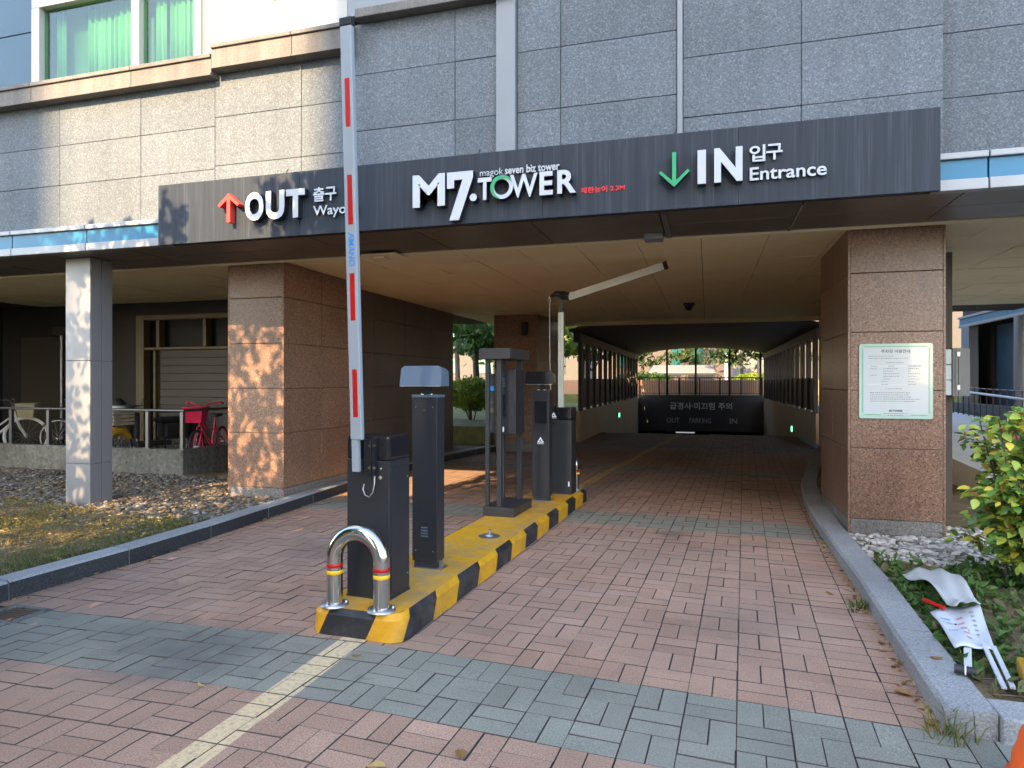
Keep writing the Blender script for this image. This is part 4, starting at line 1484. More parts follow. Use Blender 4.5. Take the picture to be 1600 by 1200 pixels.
mb = MB(); mb.box(-.075, -.005, .186, .191, .86, .91, 0.001); mb.build('label_plate', 'white_print', kb)
mb = MB(); mb.box(-.215, -.106, .20, .47, .84, 1.47, 0.008); mb.build('screen_housing', 'black_matte', kb)
mb = MB(); mb.box(-.219, -.215, .23, .44, 1.24, 1.36, 0.001); mb.box(-.20, -.12, .196, .2, 1.29, 1.34, 0.001); mb.build('screen', 'blue_text', kb)
mb = MB(); mb.box(-.20, -.12, .196, .2, 1.06, 1.11, 0.001); mb.box(-.20, -.12, .196, .2, 1.16, 1.175, 0.001); mb.build('ticket_slot', 'tan_frame', kb)

# ------------------------------------------------------------------ steel hoop bollards
def hoop(label, loc, rz, half=.165, r=.05, h=.51):
    t_ = thing('hoop_bollard', label, 'bollard', loc, rz, 'stainless hoop bollards at the ends of the island')
    pts = [(-half, 0, 0), (-half, 0, .1), (-half, 0, .2), (-half, 0, h - half - r)]
    for k in range(1, 16):
        a = pi - pi * k / 16
        pts.append((half * cos(a), 0, h - half - r + half * sin(a)))
    pts += [(half, 0, h - half - r), (half, 0, .2), (half, 0, .1), (half, 0, 0)]
    mb = MB(); mb.tube(pts, r, 28); mb.build('hoop', 'steel', t_)
    for sx in (-1, 1):
        mb = MB(); mb.lathe([(.051, .014), (.085, .012), (.088, .0)], 24, (sx * half, 0)); fl = mb.build('flange', 'steel_dull', t_)
        for k in range(3):
            a = k * 2.1 + .4
            q = MB(); q.lathe([(0, .026), (.009, .026), (.010, .012)], 6, (sx * half + .071 * cos(a), .071 * sin(a))); q.build('bolt', 'steel_dull', fl)
        q = MB(); q.lathe([(.0508, .238), (.0518, .239), (.0518, .261), (.0508, .262)], 28, (sx * half, 0)); q.build('red_band', 'red', t_)
        q = MB(); q.lathe([(.0508, .196), (.0518, .197), (.0518, .219), (.0508, .220)], 28, (sx * half, 0)); q.build('yellow_band', 'yellow_tape', t_)
    return t_
hoop('shiny steel hoop with red and yellow bands at the street end of the island', (-2.065, 3.69, .16), R(-2.6))
hoop('steel hoop with red and yellow bands half hidden behind the rear barrier', (-1.79, 8.52, .16), R(-2.6), .16)

# bolt-down stub left on the island
an = thing('anchor_stub', 'sawn steel stub on a round plate on the yellow island top', 'anchor plate', (-1.88, 5.72, .16))
mb = MB(); mb.lathe([(0, .008), (.085, .006), (.10, .0)], 22); mb.build('plate', 'steel_dull', an)
mb = MB(); mb.lathe([(0, .024), (.034, .024), (.045, .007)], 16); mb.tube([(0, 0, .02), (.004, 0, .06)], .012, 10); mb.build('stub', 'steel_dull', an)

# ------------------------------------------------------------------ notice on the right pillar
nb = thing('notice_board', 'white parking notice with green border fixed to the right granite pillar', 'notice', (1.71, 7.085, 1.2), world=True)
def rrect(x0, x1, z0, z1, r):
    pts = []
    for cx, cz, a0 in ((x1 - r, z0 + r, -90), (x1 - r, z1 - r, 0), (x0 + r, z1 - r, 90), (x0 + r, z0 + r, 180)):
        for k in range(5):
            a = R(a0 + 90 * k / 4)
            pts.append((cx + r * cos(a), cz + r * sin(a)))
    return pts
mb = MB(); mb.poly_y(rrect(1.395, 2.018, 1.198, 1.908, .02), 7.082, 7.0985); mb.build('sheet', 'notice_edge', nb)
mb = MB(); mb.poly_y(rrect(1.428, 1.985, 1.234, 1.880, .02), 7.0812, 7.0819); mb.build('inner_panel', 'notice', nb)
gr = MB()
def bar(mb, x0, x1, z0, z1, y=7.0806, mi=0):
    mb.box(x0, x1, y - .0004, y, z0, z1, mi=mi)
bar(gr, 1.424, 1.430, 1.25, 1.868); bar(gr, 1.983, 1.989, 1.25, 1.868); bar(gr, 1.44, 1.973, 1.876, 1.882)
bar(gr, 1.44, 1.582, 1.231, 1.237); bar(gr, 1.832, 1.973, 1.231, 1.237)
gr.build('border', 'notice_green', nb)
mb = MB(); text_on(mb, '주차장 이용안내', (1.584, 7.0805, 1.818), XD, ZD, .245, .034, .0006, 0.012, 0, 0); mb.build('lettering', 'black_print', nb)
mb = MB(); text_on(mb, 'M7.TOWER', (1.652, 7.0805, 1.262), XD, ZD, .115, .02, .0006, 0.03, 0, 0); mb.build('lettering', 'black_print', nb)
bd = MB()
for z in (1.693,):
    bar(bd, 1.475, 1.935, z - .006, z + .010)
bar(bd, 1.475, 1.935, 1.516, 1.528)
bd.build('table_band', 'notice_band', nb)
r4 = random.Random(8)
tx = MB()
def dashes(x0, x1, z, h=.006):
    x = x0
    while x < x1:
        w = r4.uniform(.006, .018)
        bar(tx, x, min(x + w, x1), z, z + h * r4.uniform(.7, 1.0), 7.0801)
        x += w + r4.uniform(.002, .006)
for z, segs_ in ((1.788, ((1.475, 1.69),)), (1.766, ((1.475, 1.815),)), (1.724, ((1.63, 1.775),)), (1.692, ((1.49, 1.55), (1.645, 1.70), (1.81, 1.92))), (1.668, ((1.49, 1.55), (1.60, 1.73), (1.81, 1.90))),
                  (1.645, ((1.60, 1.69), (1.81, 1.835))), (1.620, ((1.60, 1.735), (1.81, 1.91))), (1.606, ((1.49, 1.55),)), (1.596, ((1.60, 1.735), (1.81, 1.89))), (1.570, ((1.60, 1.665), (1.81, 1.91))),
                  (1.545, ((1.585, 1.64), (1.81, 1.875))), (1.520, ((1.585, 1.645), (1.81, 1.88))), (1.478, ((1.62, 1.765),)), (1.440, ((1.49, 1.83),)), (1.420, ((1.49, 1.815),)), (1.40, ((1.49, 1.835),)),
                  (1.380, ((1.49, 1.91),)), (1.360, ((1.49, 1.87),)), (1.243, ((1.605, 1.805),)), (1.226, ((1.64, 1.77),))):
    for a, b in segs_:
        dashes(a, b, z)
tag(tx.build('fine_print', 'grey_print', nb), kind='stuff')

# ------------------------------------------------------------------ covered ramp beyond the deck
rc = thing('ramp_enclosure', 'dark covered parking ramp with slotted side walls and a lettered headwall', 'ramp enclosure', (-.35, 24, 0), world=True)
for x0, x1 in ((-3.30, -3.12), (2.42, 2.60)):
    mb = MB(); mb.box(x0, x1, 16.92, 32.0, -3.4, .80, 0.01); mb.build('side_wall', 'tunnel_wall', rc)
    mb = MB(); mb.box(x0, x1, 16.92, 32.2, 2.56, 2.80, 0.01); mb.build('roof_beam', 'tunnel_dark', rc)
for sgn, xw in ((1, -3.12), (-1, 2.42)):
    y = 16.95
    while y < 32.1:
        a, b = sorted((xw - sgn * .06, xw + sgn * .04))
        mb = MB(); mb.box(a, b, y, y + .20, .801, 2.559, 0.006); mb.build('fin', 'tunnel_dark', rc)
        if y + 1.1 < 32.2:
            a, b = sorted((xw - sgn * .05, xw - sgn * .02))
            mb = MB(); mb.box(a, b, y + .205, y + 1.08, .86, 1.63, 0.004); mb.build('lower_panel', 'tunnel_dark', rc)
        y += 1.09
mb = MB()
pts_o, pts_i = [], []
for k in range(25):
    t_ = -1 + 2 * k / 24
    x = -.35 + t_ * 2.98
    z = 2.80 + .30 * (1 - t_ * t_)
    pts_i.append((x, z)); pts_o.append((x, z + .07))
mb.poly_y(pts_i + pts_o[::-1], 16.53, 32.25)
mb.build('roof', 'tunnel_roof', rc)
mb = MB(); mb.box(-3.119, 2.419, 31.95, 32.2, -.75, .93, 0.01); hw = mb.build('headwall', 'text_wall', rc)
mb = MB(); text_on(mb, '급경사·미끄럼 주의', (-1.67, 31.949, .25), XD, ZD, 2.75, .335, .02, 0.02, 0, 0); mb.build('lettering', 'text_grey', hw)
for s_, x0, x1 in (('OUT', -1.82, -1.22), ('PARKING', -.80, .17), ('IN', .97, 1.30)):
    mb = MB(); text_on(mb, s_, (x0, 31.949, -.37), XD, ZD, x1 - x0, .24, .02, 0.02, 0, 0); mb.build('lettering', 'text_dim', hw)
for x in (-1.81, -.51, 0.98, 2.30):
    mb = MB(); mb.box(x - .045, x + .045, 32.06, 32.15, .931, 3.08, 0.004); mb.build('end_post', 'tunnel_dark', rc)
lamp = thing('tube_lamp', 'lit white tube lamp low under the headwall at the ramp foot', 'lamp', (-.75, 34.2, -.62), world=True)
mb = MB(); mb.box(-1.5, -.6, 34.15, 34.25, -1.0, -.955, 0.01); mb.build('tube', 'tube_lamp', lamp)
mb = MB(); mb.box(-1.95, -.55, 34.1, 34.3, -.939, -.60, 0.01); mb.build('lamp_housing', 'silver', lamp)
# lower garage slab that carries the lamp
mb = MB(); mb.box(-3.2, 2.5, 32.21, 46, -.60, -.35); mb.build('garage_slab', 'tunnel_wall', rc)
for x0, x1 in ((-3.4, -3.21), (2.51, 2.7)):
    mb = MB(); mb.box(x0, x1, 32.01, 46, -3.6, -.35); mb.build('garage_side_wall', 'dark_wall', rc)
mb = MB(); mb.box(-3.2, 2.5, 45.7, 46.0, -3.6, -.61); mb.build('garage_end_wall', 'dark_wall', rc)
# fence across the end
fe = thing('end_fence', 'brown bar fence above the lettered headwall at the ramp end', 'fence', (-.35, 32.1, .95), world=True)
mb = MB(); mb.box(-3.1, 2.4, 32.0, 32.05, 1.70, 1.745, 0.004); mb.build('rail', 'fence_brown', fe)
mb = MB(); mb.box(-3.1, 2.4, 32.0, 32.05, .975, 1.01, 0.004); mb.build('rail', 'fence_brown', fe)
for k in range(7):
    x = -3.06 + k * .905
    mb = MB(); mb.box(x - .03, x + .03, 31.985, 32.055, .931, 1.7, 0.004); mb.build('post', 'fence_brown', fe)
mb = MB()
for k in range(70):
    x = -3.0 + k * .078
    mb.box(x - .012, x + .012, 32.012, 32.036, 1.01, 1.70)
tag(mb.build('bars', 'fence_brown', fe), kind='stuff')
# green exit lights on the ramp walls
def exit_light(label, loc, rz):
    t_ = thing('exit_light', label, 'lamp', loc, rz, 'green lamps on the ramp walls')
    mb = MB(); mb.box(-.015, .03, -.13, .13, -.10, .10, 0.008); mb.build('lamp_housing', 'box_grey', t_)
    mb = MB(); mb.box(.031, .05, -.10, .10, -.075, .075, 0.006); mb.build('lens', 'green_lamp', t_)
exit_light('green lit lamp on the left ramp wall', (-3.10, 24.4, .33), 0)
exit_light('green lit lamp on the right ramp wall near the pillar', (2.40, 21.0, .17), pi)
# ceiling camera
cc_ = thing('ceiling_camera', 'small dark dome camera under the beige ceiling', 'camera', (-.33, 13.0, 3.0))
mb = MB(); mb.box(-.10, .10, -.08, .08, -.03, .02, 0.01); mb.build('base', 'black_matte', cc_)
mb = MB(); mb.lathe([(0, -.12), (.05, -.105), (.075, -.06), (.08, -.03)], 16); mb.build('dome', 'black_gloss', cc_)
wl_ = thing('wall_lamp', 'dark bracket lamp on the far granite pillar', 'lamp', (-3.83, 14.19, 2.72))
mb = MB(); mb.box(-.06, .06, -.05, .005, -.1, .1, 0.01); mb.build('bracket', 'black_matte', wl_)
mb = MB(); mb.tube([(0, -.08, .12), (0, -.10, -.16)], .07, 14); mb.build('lamp_shade', 'black_matte', wl_)
# ------------------------------------------------------------------ bicycles and scooter on the deck
def wheel(parent, x, z, r, rim_mat, tyre_mat='tyre', spokes=14):
    mb = MB()
    mb.tube([(x + r * cos(2 * pi * k / 32), 0, z + r * sin(2 * pi * k / 32)) for k in range(33)], .017, 8, caps=False)
    w = mb.build('wheel', tyre_mat, parent)
    mb = MB()
    mb.tube([(x + (r - .024) * cos(2 * pi * k / 32), 0, z + (r - .024) * sin(2 * pi * k / 32)) for k in range(33)], .011, 6, caps=False)
    mb.build('rim', rim_mat, w)
    mb = MB()
    mb.tube([(x, -.04, z), (x, .04, z)], .02, 8)
    for k in range(spokes):
        a = 2 * pi * k / spokes
        mb.tube([(x, .02 if k % 2 else -.02, z), (x + (r - .03) * cos(a), 0, z + (r - .03) * sin(a))], .0018, 4, caps=False)
    mb.build('spokes', 'steel_dull', w)

def bicycle(name, label, loc, rz, frame, rim, tyre='tyre', r=.33, basket='basket', sc_=1.0):
    t_ = thing(name, label, 'bicycle', loc, rz)
    t_.scale = (sc_, sc_, sc_)
    wheel(t_, .55, r, r, rim, tyre); wheel(t_, -.50, r, r, rim, tyre)
    mb = MB()
    bb, seat, head, hb = (-.06, 0, r - .04), (-.22, 0, .72), (.36, 0, .80), (.40, 0, .66)
    mb.tube([bb, seat], .017); mb.tube([bb, (.1, 0, .36), hb], .02); mb.tube([(-.16, 0, .52), (.15, 0, .55), (.38, 0, .74)], .016)
    for s_ in (-.045, .045):
        mb.tube([bb, (-.50, s_, r)], .010); mb.tube([(-.18, 0, .60), (-.50, s_, r)], .009)
        mb.tube([(.42, s_ * .8, .60), (.46, s_, .50), (.55, s_, r)], .012)
    mb.tube([(.34, 0, .88), (.42, 0, .60)], .02)
    mb.build('frame', frame, t_)
    mb = MB(); mb.tube([(.26, -.28, 1.0), (.31, -.22, 1.01), (.345, -.1, .97), (.34, 0, .90), (.345, .1, .97), (.31, .22, 1.01), (.26, .28, 1.0)], .012)
    mb.build('handlebar', frame if frame == 'pink' else 'steel_dull', t_)
    for s_ in (-1, 1):
        mb = MB(); mb.tube([(.17, s_ * .29, .99), (.27, s_ * .275, 1.0)], .018); mb.build('grip', 'black_matte' if frame != 'pink' else 'pink', t_)
    mb = MB(); mb.box(-.36, -.10, -.075, .075, .74, .79, 0.03); mb.tube([(-.22, 0, .70), (-.22, 0, .76)], .013); mb.build('saddle', 'black_matte', t_)
    mb = MB()
    mb.tube([(-.06, -.05, r - .04), (-.02, -.07, r - .2)], .01); mb.box(-.07, .03, -.15, -.07, r - .215, r - .195, .004)
    mb.tube([(-.06, .05, r - .04), (-.10, .07, r + .12)], .01); mb.box(-.15, -.05, .07, .15, r + .115, r + .135, .004)
    mb.build('pedals', 'black_matte', t_)
    if basket:
        mb = MB()
        x0, x1, y0, y1, z0, z1 = .42, .72, -.17, .17, .68, .93
        for (a, b) in (((x0 + .03, y0 + .03), (x0 + .03, y1 - .03)), ((x1 - .03, y0 + .03), (x1 - .03, y1 - .03))):
            pass
        bot = [(x0 + .04, y0 + .04), (x1 - .04, y0 + .04), (x1 - .04, y1 - .04), (x0 + .04, y1 - .04)]
        topr = [(x0, y0), (x1, y0), (x1, y1), (x0, y1)]
        for i in range(4):
            j = (i + 1) % 4
            a, b, c, d = bot[i] + (z0,), bot[j] + (z0,), topr[j] + (z1,), topr[i] + (z1,)
            mb._add([a, b, c, d] + [((p[0] - .57) * .95 + .57, p[1] * .95, p[2]) for p in (a, b, c, d)], [(0, 1, 2, 3), (7, 6, 5, 4), (3, 2, 6, 7)])
        mb._add([p + (z0 + .004,) for p in bot], [(0, 1, 2, 3), (3, 2, 1, 0)])
        mb.tube([p + (z1,) for p in topr + topr[:1]], .010, 6)
        mb.build('basket', basket, t_)
    return t_
DK = .22
bicycle('bicycle', 'white-wheeled bicycle with a tan basket parked behind the handrail at the far left', (-12.25, 8.82, DK), R(38), 'white_bike', 'white_tyre', 'white_tyre', .34)
bicycle('bicycle', 'small pink bicycle with pink basket beside the left granite pillar', (-8.12, 9.5, DK), R(288), 'pink', 'pink', 'tyre', .27, 'pink', .98)
bicycle('bicycle', 'dark bicycle in shade behind the grey aluminium column', (-10.55, 9.35, DK), R(200), 'tunnel_dark', 'steel_dull', 'tyre', .33, None)
# delivery scooter
scx = thing('scooter', 'dark scooter with yellow front fender and cream crate, in shade by the shutter', 'scooter', (-9.42, 9.5, DK), R(250))
wheel(scx, .5, .22, .22, 'steel_dull', 'tyre', 6); wheel(scx, -.5, .22, .22, 'steel_dull', 'tyre', 6)
mb = MB(); mb.tube([(.30 + .0, 0, .36), (.42, 0, .49), (.55, 0, .49), (.70, 0, .38)], .07, 10, radii=[.05, .08, .08, .04]); mb.build('front_fender', 'yellow', scx)
mb = MB(); mb.box(.22, .30, -.18, .18, .35, .80, .05); mb.box(-.35, .25, -.14, .14, .20, .28, .03); mb.box(-.70, -.20, -.15, .15, .30, .60, .06); mb.build('body_shell', 'black_matte', scx)
mb = MB(); mb.box(-.66, -.12, -.13, .13, .61, .70, .04); mb.build('saddle', 'black_matte', scx)
mb = MB(); mb.tube([(.24, -.30, .92), (.28, 0, .90), (.24, .30, .92)], .015); mb.tube([(.27, 0, .78), (.27, 0, .9)], .02)
mb.tube([(.25, .25, .92), (.22, .36, 1.12)], .006); mb.build('handlebar', 'black_matte', scx)
cr = MB()
for z in (.60, .66, .72, .78):
    cr.box(.33, .66, -.22, -.205, z, z + .045, .003); cr.box(.33, .66, .205, .22, z, z + .045, .003); cr.box(.33, .345, -.204, .204, z, z + .045, .003); cr.box(.645, .66, -.204, .204, z, z + .045, .003)
cr.box(.346, .644, -.204, .204, .60, .61); cr.build('crate', 'cream_crate', scx)
bag = MB(); bag.lathe([(.0, .0), (.10, .01), (.135, .08), (.11, .18), (.05, .25), (.0, .27)], 14)
tag(bag.build('bag', 'bag_white', loc=(-9.58, 9.02, DK + .78)), 'small black and white cloth bag sitting on the cream crate of the scooter', 'bag')
mb = MB(); mb.lathe([(.0, .275), (.055, .255), (.115, .185), (.125, .14)], 14); mb.build('bag_top', 'black_matte', bpy.data.objects['bag'])

# ------------------------------------------------------------------ right-hand side: boxes, path, wing
ub = thing('utility_box', 'grey steel utility box on a dark post beside the right pillar', 'utility box', (2.56, 8.3, 0), world=True)
mb = MB(); mb.box(2.535, 2.70, 8.25, 8.45, 1.39, 1.91, 0.006); b_ = mb.build('box', 'box_grey', ub)
mb = MB(); mb.box(2.56, 2.585, 8.243, 8.25, 1.41, 1.895, .001); mb.box(2.592, 2.685, 8.243, 8.25, 1.41, 1.895, .001); mb.build('door', 'box_grey', b_)
for z in (1.46, 1.82):
    mb = MB(); mb.box(2.575, 2.605, 8.236, 8.243, z, z + .05, .001); mb.build('hinge', 'steel_dull', b_)
mb = MB(); mb.box(2.45, 2.60, 8.46, 8.62, -.05, 2.98, .004); mb.build('post', 'tunnel_dark', ub)
wb_ = thing('meter_box', 'pale green-white meter box with slanted seams on the right pillar edge', 'meter box', (2.48, 8.3, 1.4), world=True)
for k in range(3):
    mb = MB(); mb.box(2.44, 2.532, 8.26, 8.42, 1.40 + k * .168, 1.40 + k * .168 + .163, .008); mb.build('cover', 'box_white', wb_)

def quadslab(mb, x0, x1, y0, y1, z0, z1, th=.4):
    mb._add([(x0, y0, z0), (x1, y0, z0), (x1, y1, z1), (x0, y1, z1), (x0, y0, z0 - th), (x1, y0, z0 - th), (x1, y1, z1 - th), (x0, y1, z1 - th)],
            [(0, 1, 2, 3), (7, 6, 5, 4), (0, 4, 5, 1), (1, 5, 6, 2), (2, 6, 7, 3), (3, 7, 4, 0)])
mb = MB(); quadslab(mb, 3.3, 6.25, 9.6, 14.2, .42, .62, .7); quadslab(mb, 3.3, 6.25, 14.215, 24.5, .621, .84, .9)
tag(mb.build('path', 'pave_concrete'), kind='structure')
rr_ = thing('ramp_railing', 'thin dark railing with a bright top bar along the raised path', 'railing', (6.1, 17, .7), world=True)
def pz(y):
    return .62 + (y - 14.2) * .0214
mb = MB(); mb.tube([(6.1, 12.5, pz(12.5) + .50), (6.1, 21, pz(21) + .60)], .028); mb.build('rail', 'white_bike', rr_)
mb = MB(); mb.tube([(6.12, 12.5, pz(12.5) + .72), (6.12, 21, pz(21) + .66)], .012, 6); mb.build('rail', 'rail_steel', rr_)
for k in range(24):
    y = 12.6 + k * .36
    mb = MB(); mb.tube([(6.1, y, pz(y) - .02), (6.1, y, pz(y) + .70)], .013, 6); mb.build('baluster', 'tunnel_dark', rr_)
wg = thing('office_wing', 'neighbouring wing with blue fascia band and columns seen right of the granite pillar', 'building', (9, 19, 0), world=True)
mb = MB(); mb.box(6.62, 20, 13, 20.75, 3.29, 9.0); mb.box(9.0, 20, 13, 20.75, -.05, 3.29); mb.box(6.74, 8.99, 20.55, 20.74, -.05, 3.28); mb.build('wall', 'dark_wall', wg)
for ya, yb in ((13.2, 14.7), (14.7, 16.2), (16.2, 17.7), (17.7, 19.2), (19.2, 20.7)):
    mb = MB(); mb.box(6.5, 6.6, ya + .004, yb - .004, 2.98, 3.05, .005); mb.build('fascia_trim', 'silver', wg)
    mb = MB(); mb.box(6.52, 6.6, ya + .006, yb - .006, 3.053, 3.21, .003); mb.build('fascia_panel', 'blue_band', wg)
    mb = MB(); mb.box(6.48, 6.6, ya + .004, yb - .004, 3.213, 3.27, .005); mb.build('fascia_trim', 'silver', wg)
mb = MB(); mb.tube([(6.62, 17.2, .2), (6.62, 17.2, 2.98)], .15, 20); mb.build('column', 'alu_column', wg)
mb = MB(); mb.box(6.5, 6.72, 19.95, 20.5, .2, 2.98, .01); mb.build('column', 'far_grey', wg)
mb = MB(); mb.box(7.1, 7.3, 18.9, 19.9, .2, 2.98, .01); mb.build('door_panel', 'teal_panel', wg)
mb = MB(); mb.box(8.94, 8.99, 16.3, 17.4, 1.2, 2.3, .01); mb.build('shop_panel', 'dark_granite', wg)
mb = MB(); mb.box(6.36, 6.5, 11.5, 20.7, -.05, 1.0, .015)
tag(mb.build('plinth_wall', 'concrete'), 'low mossy concrete wall behind the ramp railing at the right', 'wall')

# far backdrop pieces on the right seen through the gap
mb = MB(); mb.box(4.0, 30, 40, 52, -.05, 14); tag(mb.build('apartment_block', 'far_tan'), 'plain tan apartment block closing the view beyond the right passage', 'building')

# ------------------------------------------------------------------ ground behind the building
mb = MB(); mb.box(-60, -3.305, 14.7, 32.25, -.5, .50); mb.box(-60, 40, 32.255, 120, -.5, .92)
tag(mb.build('back_garden', 'lawn'), kind='structure')
mb = MB(); mb.box(-60, 40, 33.4, 33.7, .9, 1.62, .02)
tag(mb.build('brick_planter', plain('orange_brick_planter', (0.42, 0.22, 0.12), .85, scale=8)), 'low orange brick planter wall beyond the end fence', 'planter')
sl = thing('bus_shelter', 'open shelter with a white pitched sheet roof beyond the end fence', 'shelter', (-1.4, 40, .92), world=True)
mb = MB(); mb._add([(-3.3, 39.4, 2.08), (.45, 39.4, 2.08), (.30, 41, 2.52), (-3.1, 41, 2.52), (-3.3, 39.4, 2.03), (.45, 39.4, 2.03), (.30, 41, 2.47), (-3.1, 41, 2.47)],
                   [(0, 1, 2, 3), (7, 6, 5, 4), (0, 4, 5, 1), (1, 5, 6, 2), (2, 6, 7, 3), (3, 7, 4, 0)]); mb.build('roof', 'roof_white', sl)
mb = MB(); mb.box(-3.3, .45, 39.38, 39.5, 1.93, 2.028, .004); mb.build('eaves_beam', 'black_matte', sl)
for x in (-3.2, .36):
    for y in (39.45, 40.9):
        mb = MB(); mb.box(x - .04, x + .04, y - .03, y + .03, .92, 2.02, .004); mb.build('post', 'black_matte', sl)
def far_building(label, x0, x1, y0, y1, h, mat, wins, wmat='far_glass', z0=.9):
    t_ = thing('far_building', label, 'building', ((x0 + x1) / 2, (y0 + y1) / 2, z0), world=True)
    mb = MB(); mb.box(x0, x1, y0, y1, z0 - .5, h); w_ = mb.build('wall', mat, t_)
    for (a, b, c, d) in wins:
        mb = MB(); mb.box(a, b, y0 - .05, y0 - .005, c, d, .01); f_ = mb.build('window', 'fence_brown', t_)
        mb = MB(); mb.box(a + .08, b - .08, y0 - .065, y0 - .052, c + .08, d - .08); mb.build('pane', wmat, f_)
    return t_
far_building('pinkish beige building with teal windows seen through the end of the ramp', -8, 1.2, 50, 58, 9, 'far_beige',
             [(-2.55, -1.75, 2.6, 4.2), (-1.35, -.25, 2.6, 4.2), (-6.5, -5, 2.6, 4.2), (-2.6, -1.2, 5, 6.6)])
far_building('pale grey building with tall blue panes seen at the right end of the ramp', 1.6, 9, 46, 56, 9, 'far_grey',
             [(2.05, 2.25, 1.4, 4.5), (3.1, 3.35, 1.4, 4.5), (5, 6.5, 2.6, 4.5)], 'teal_panel')
far_building('tan apartment house with window rows behind the back garden trees', -44, -10, 56, 68, 16, 'far_tan',
             [(-42 + 3.2 * i, -40.4 + 3.2 * i, z, z + 1.5) for i in range(10) for z in (2.2, 5.2, 8.2)])

# ------------------------------------------------------------------ trees
def tree(label, loc, h, cr, n, mat, seed, trunk_r=.11, lean=(0, 0), base=.38, leaf=.13, elong=1.8, flat=0., group='trees behind the building', name='tree', layers=None):
    r_ = random.Random(seed)
    t_ = thing(name, label, 'tree', loc, 0, group)
    mb = MB()
    pts = [(0, 0, -.1)]
    for k in range(1, 7):
        f = k / 6
        pts.append((lean[0] * f * f + r_.gauss(0, .03), lean[1] * f * f + r_.gauss(0, .03), h * .92 * f))
    mb.tube(pts, trunk_r, 9, radii=[trunk_r * (1.25 - .95 * i / 6) for i in range(7)])
    tips = []
    nb_ = 14
    for k in range(nb_):
        f = base + (1 - base) * (k + .5) / nb_
        i = min(5, int(f * .92 * 6 / .92 * .92))
        p0 = Vector(pts[i]).lerp(Vector(pts[i + 1]), .5)
        p0.z = h * .92 * f
        a = k * 2.4 + r_.uniform(-.4, .4)
        L = cr * (1.0 - .55 * (f - base) / (1 - base)) * r_.uniform(.6, 1.05)
        rise = r_.uniform(-.05, .45) * L
        p1 = p0 + Vector((cos(a) * L * .5, sin(a) * L * .5, rise * .4))
        p2 = p0 + Vector((cos(a) * L, sin(a) * L, rise))
        mb.tube([p0, p1, p2], .02, 6, radii=[trunk_r * .38, trunk_r * .24, trunk_r * .08])
        tips += [(p1, .5), (p2, .62), (p0.lerp(p1, .5), .35)]
    mb.build('trunk', 'bark', t_)
    tips.append((Vector(pts[-1]), .5))
    lf = MB()
    for k in range(n):
        c, w = r_.choice(tips)
        if r_.random() < .65:
            c = c + Vector((r_.gauss(0, .3), r_.gauss(0, .3), r_.gauss(0, .15))) * cr * .5
        d = in_ball(r_)
        q = c + Vector((d.x, d.y, d.z * .55)) * cr * .36 * w * 1.5
        tone = min(1, max(0, .5 + .35 * mnoise.noise(q * .9 + Vector((seed, 0, 0))) + r_.gauss(0, .18)))
        leaf_quad(lf, q, leaf * r_.uniform(.6, 1.25), r_, tone, elong, None, flat)
    cw = lf.build('crown', mat, t_)
    cw['kind'] = 'stuff'
    return t_
tl = 'green broad-leaved tree behind the building, seen through the left opening'
for i, (x, y, h, cr, m_, lb) in enumerate([
        (-7.9, 22.5, 6.5, 2.3, 'leaf_green', 'slim dark-trunked tree left of the gap behind the bush'),
        (-8.6, 26.0, 7.0, 2.4, 'leaf_green', 'second dark-trunked tree in the gap above the bush'),
        (-7.1, 25.0, 6.0, 2.0, 'leaf_bright', 'yellow-green tree at the right edge of the gap behind the bush'),
        (-11.5, 30.0, 8.0, 3.0, 'leaf_green', 'tall broad-leaved tree far back in the garden'),
        (-5.2, 21.0, 5.5, 1.7, 'leaf_bright', 'bright young tree close outside the first wall slots'),
        (-4.9, 27.0, 6.0, 1.8, 'leaf_green', 'green tree outside the middle wall slots of the ramp'),
        (-9.8, 34.0, 8.0, 3.0, 'leaf_pine', 'dark pine standing far behind the garden')]):
    tree(lb, (x, y, .5 if y < 32 else .92), h, cr, 1500, m_, 20 + i, base=.33, leaf=.20)
for i, (x, y, h, cr, lb) in enumerate([
        (-3.9, 42.5, 6, 1.8, 'pine with drooping branches left of the shelter roof'),
        (-1.2, 44.0, 6.5, 2.0, 'thin pine in front of the teal windows'),
        (1.15, 38.5, 6.0, 1.7, 'forked pine right of the shelter roof'),
        (3.0, 37.0, 6.0, 1.7, 'dark pine at the right edge of the ramp opening')]):
    tree(lb, (x, y, .92), h, cr, 1100, 'leaf_pine', 40 + i, trunk_r=.08, base=.28, leaf=.15, elong=3.2, name='pine_tree', group='pines beyond the ramp end')
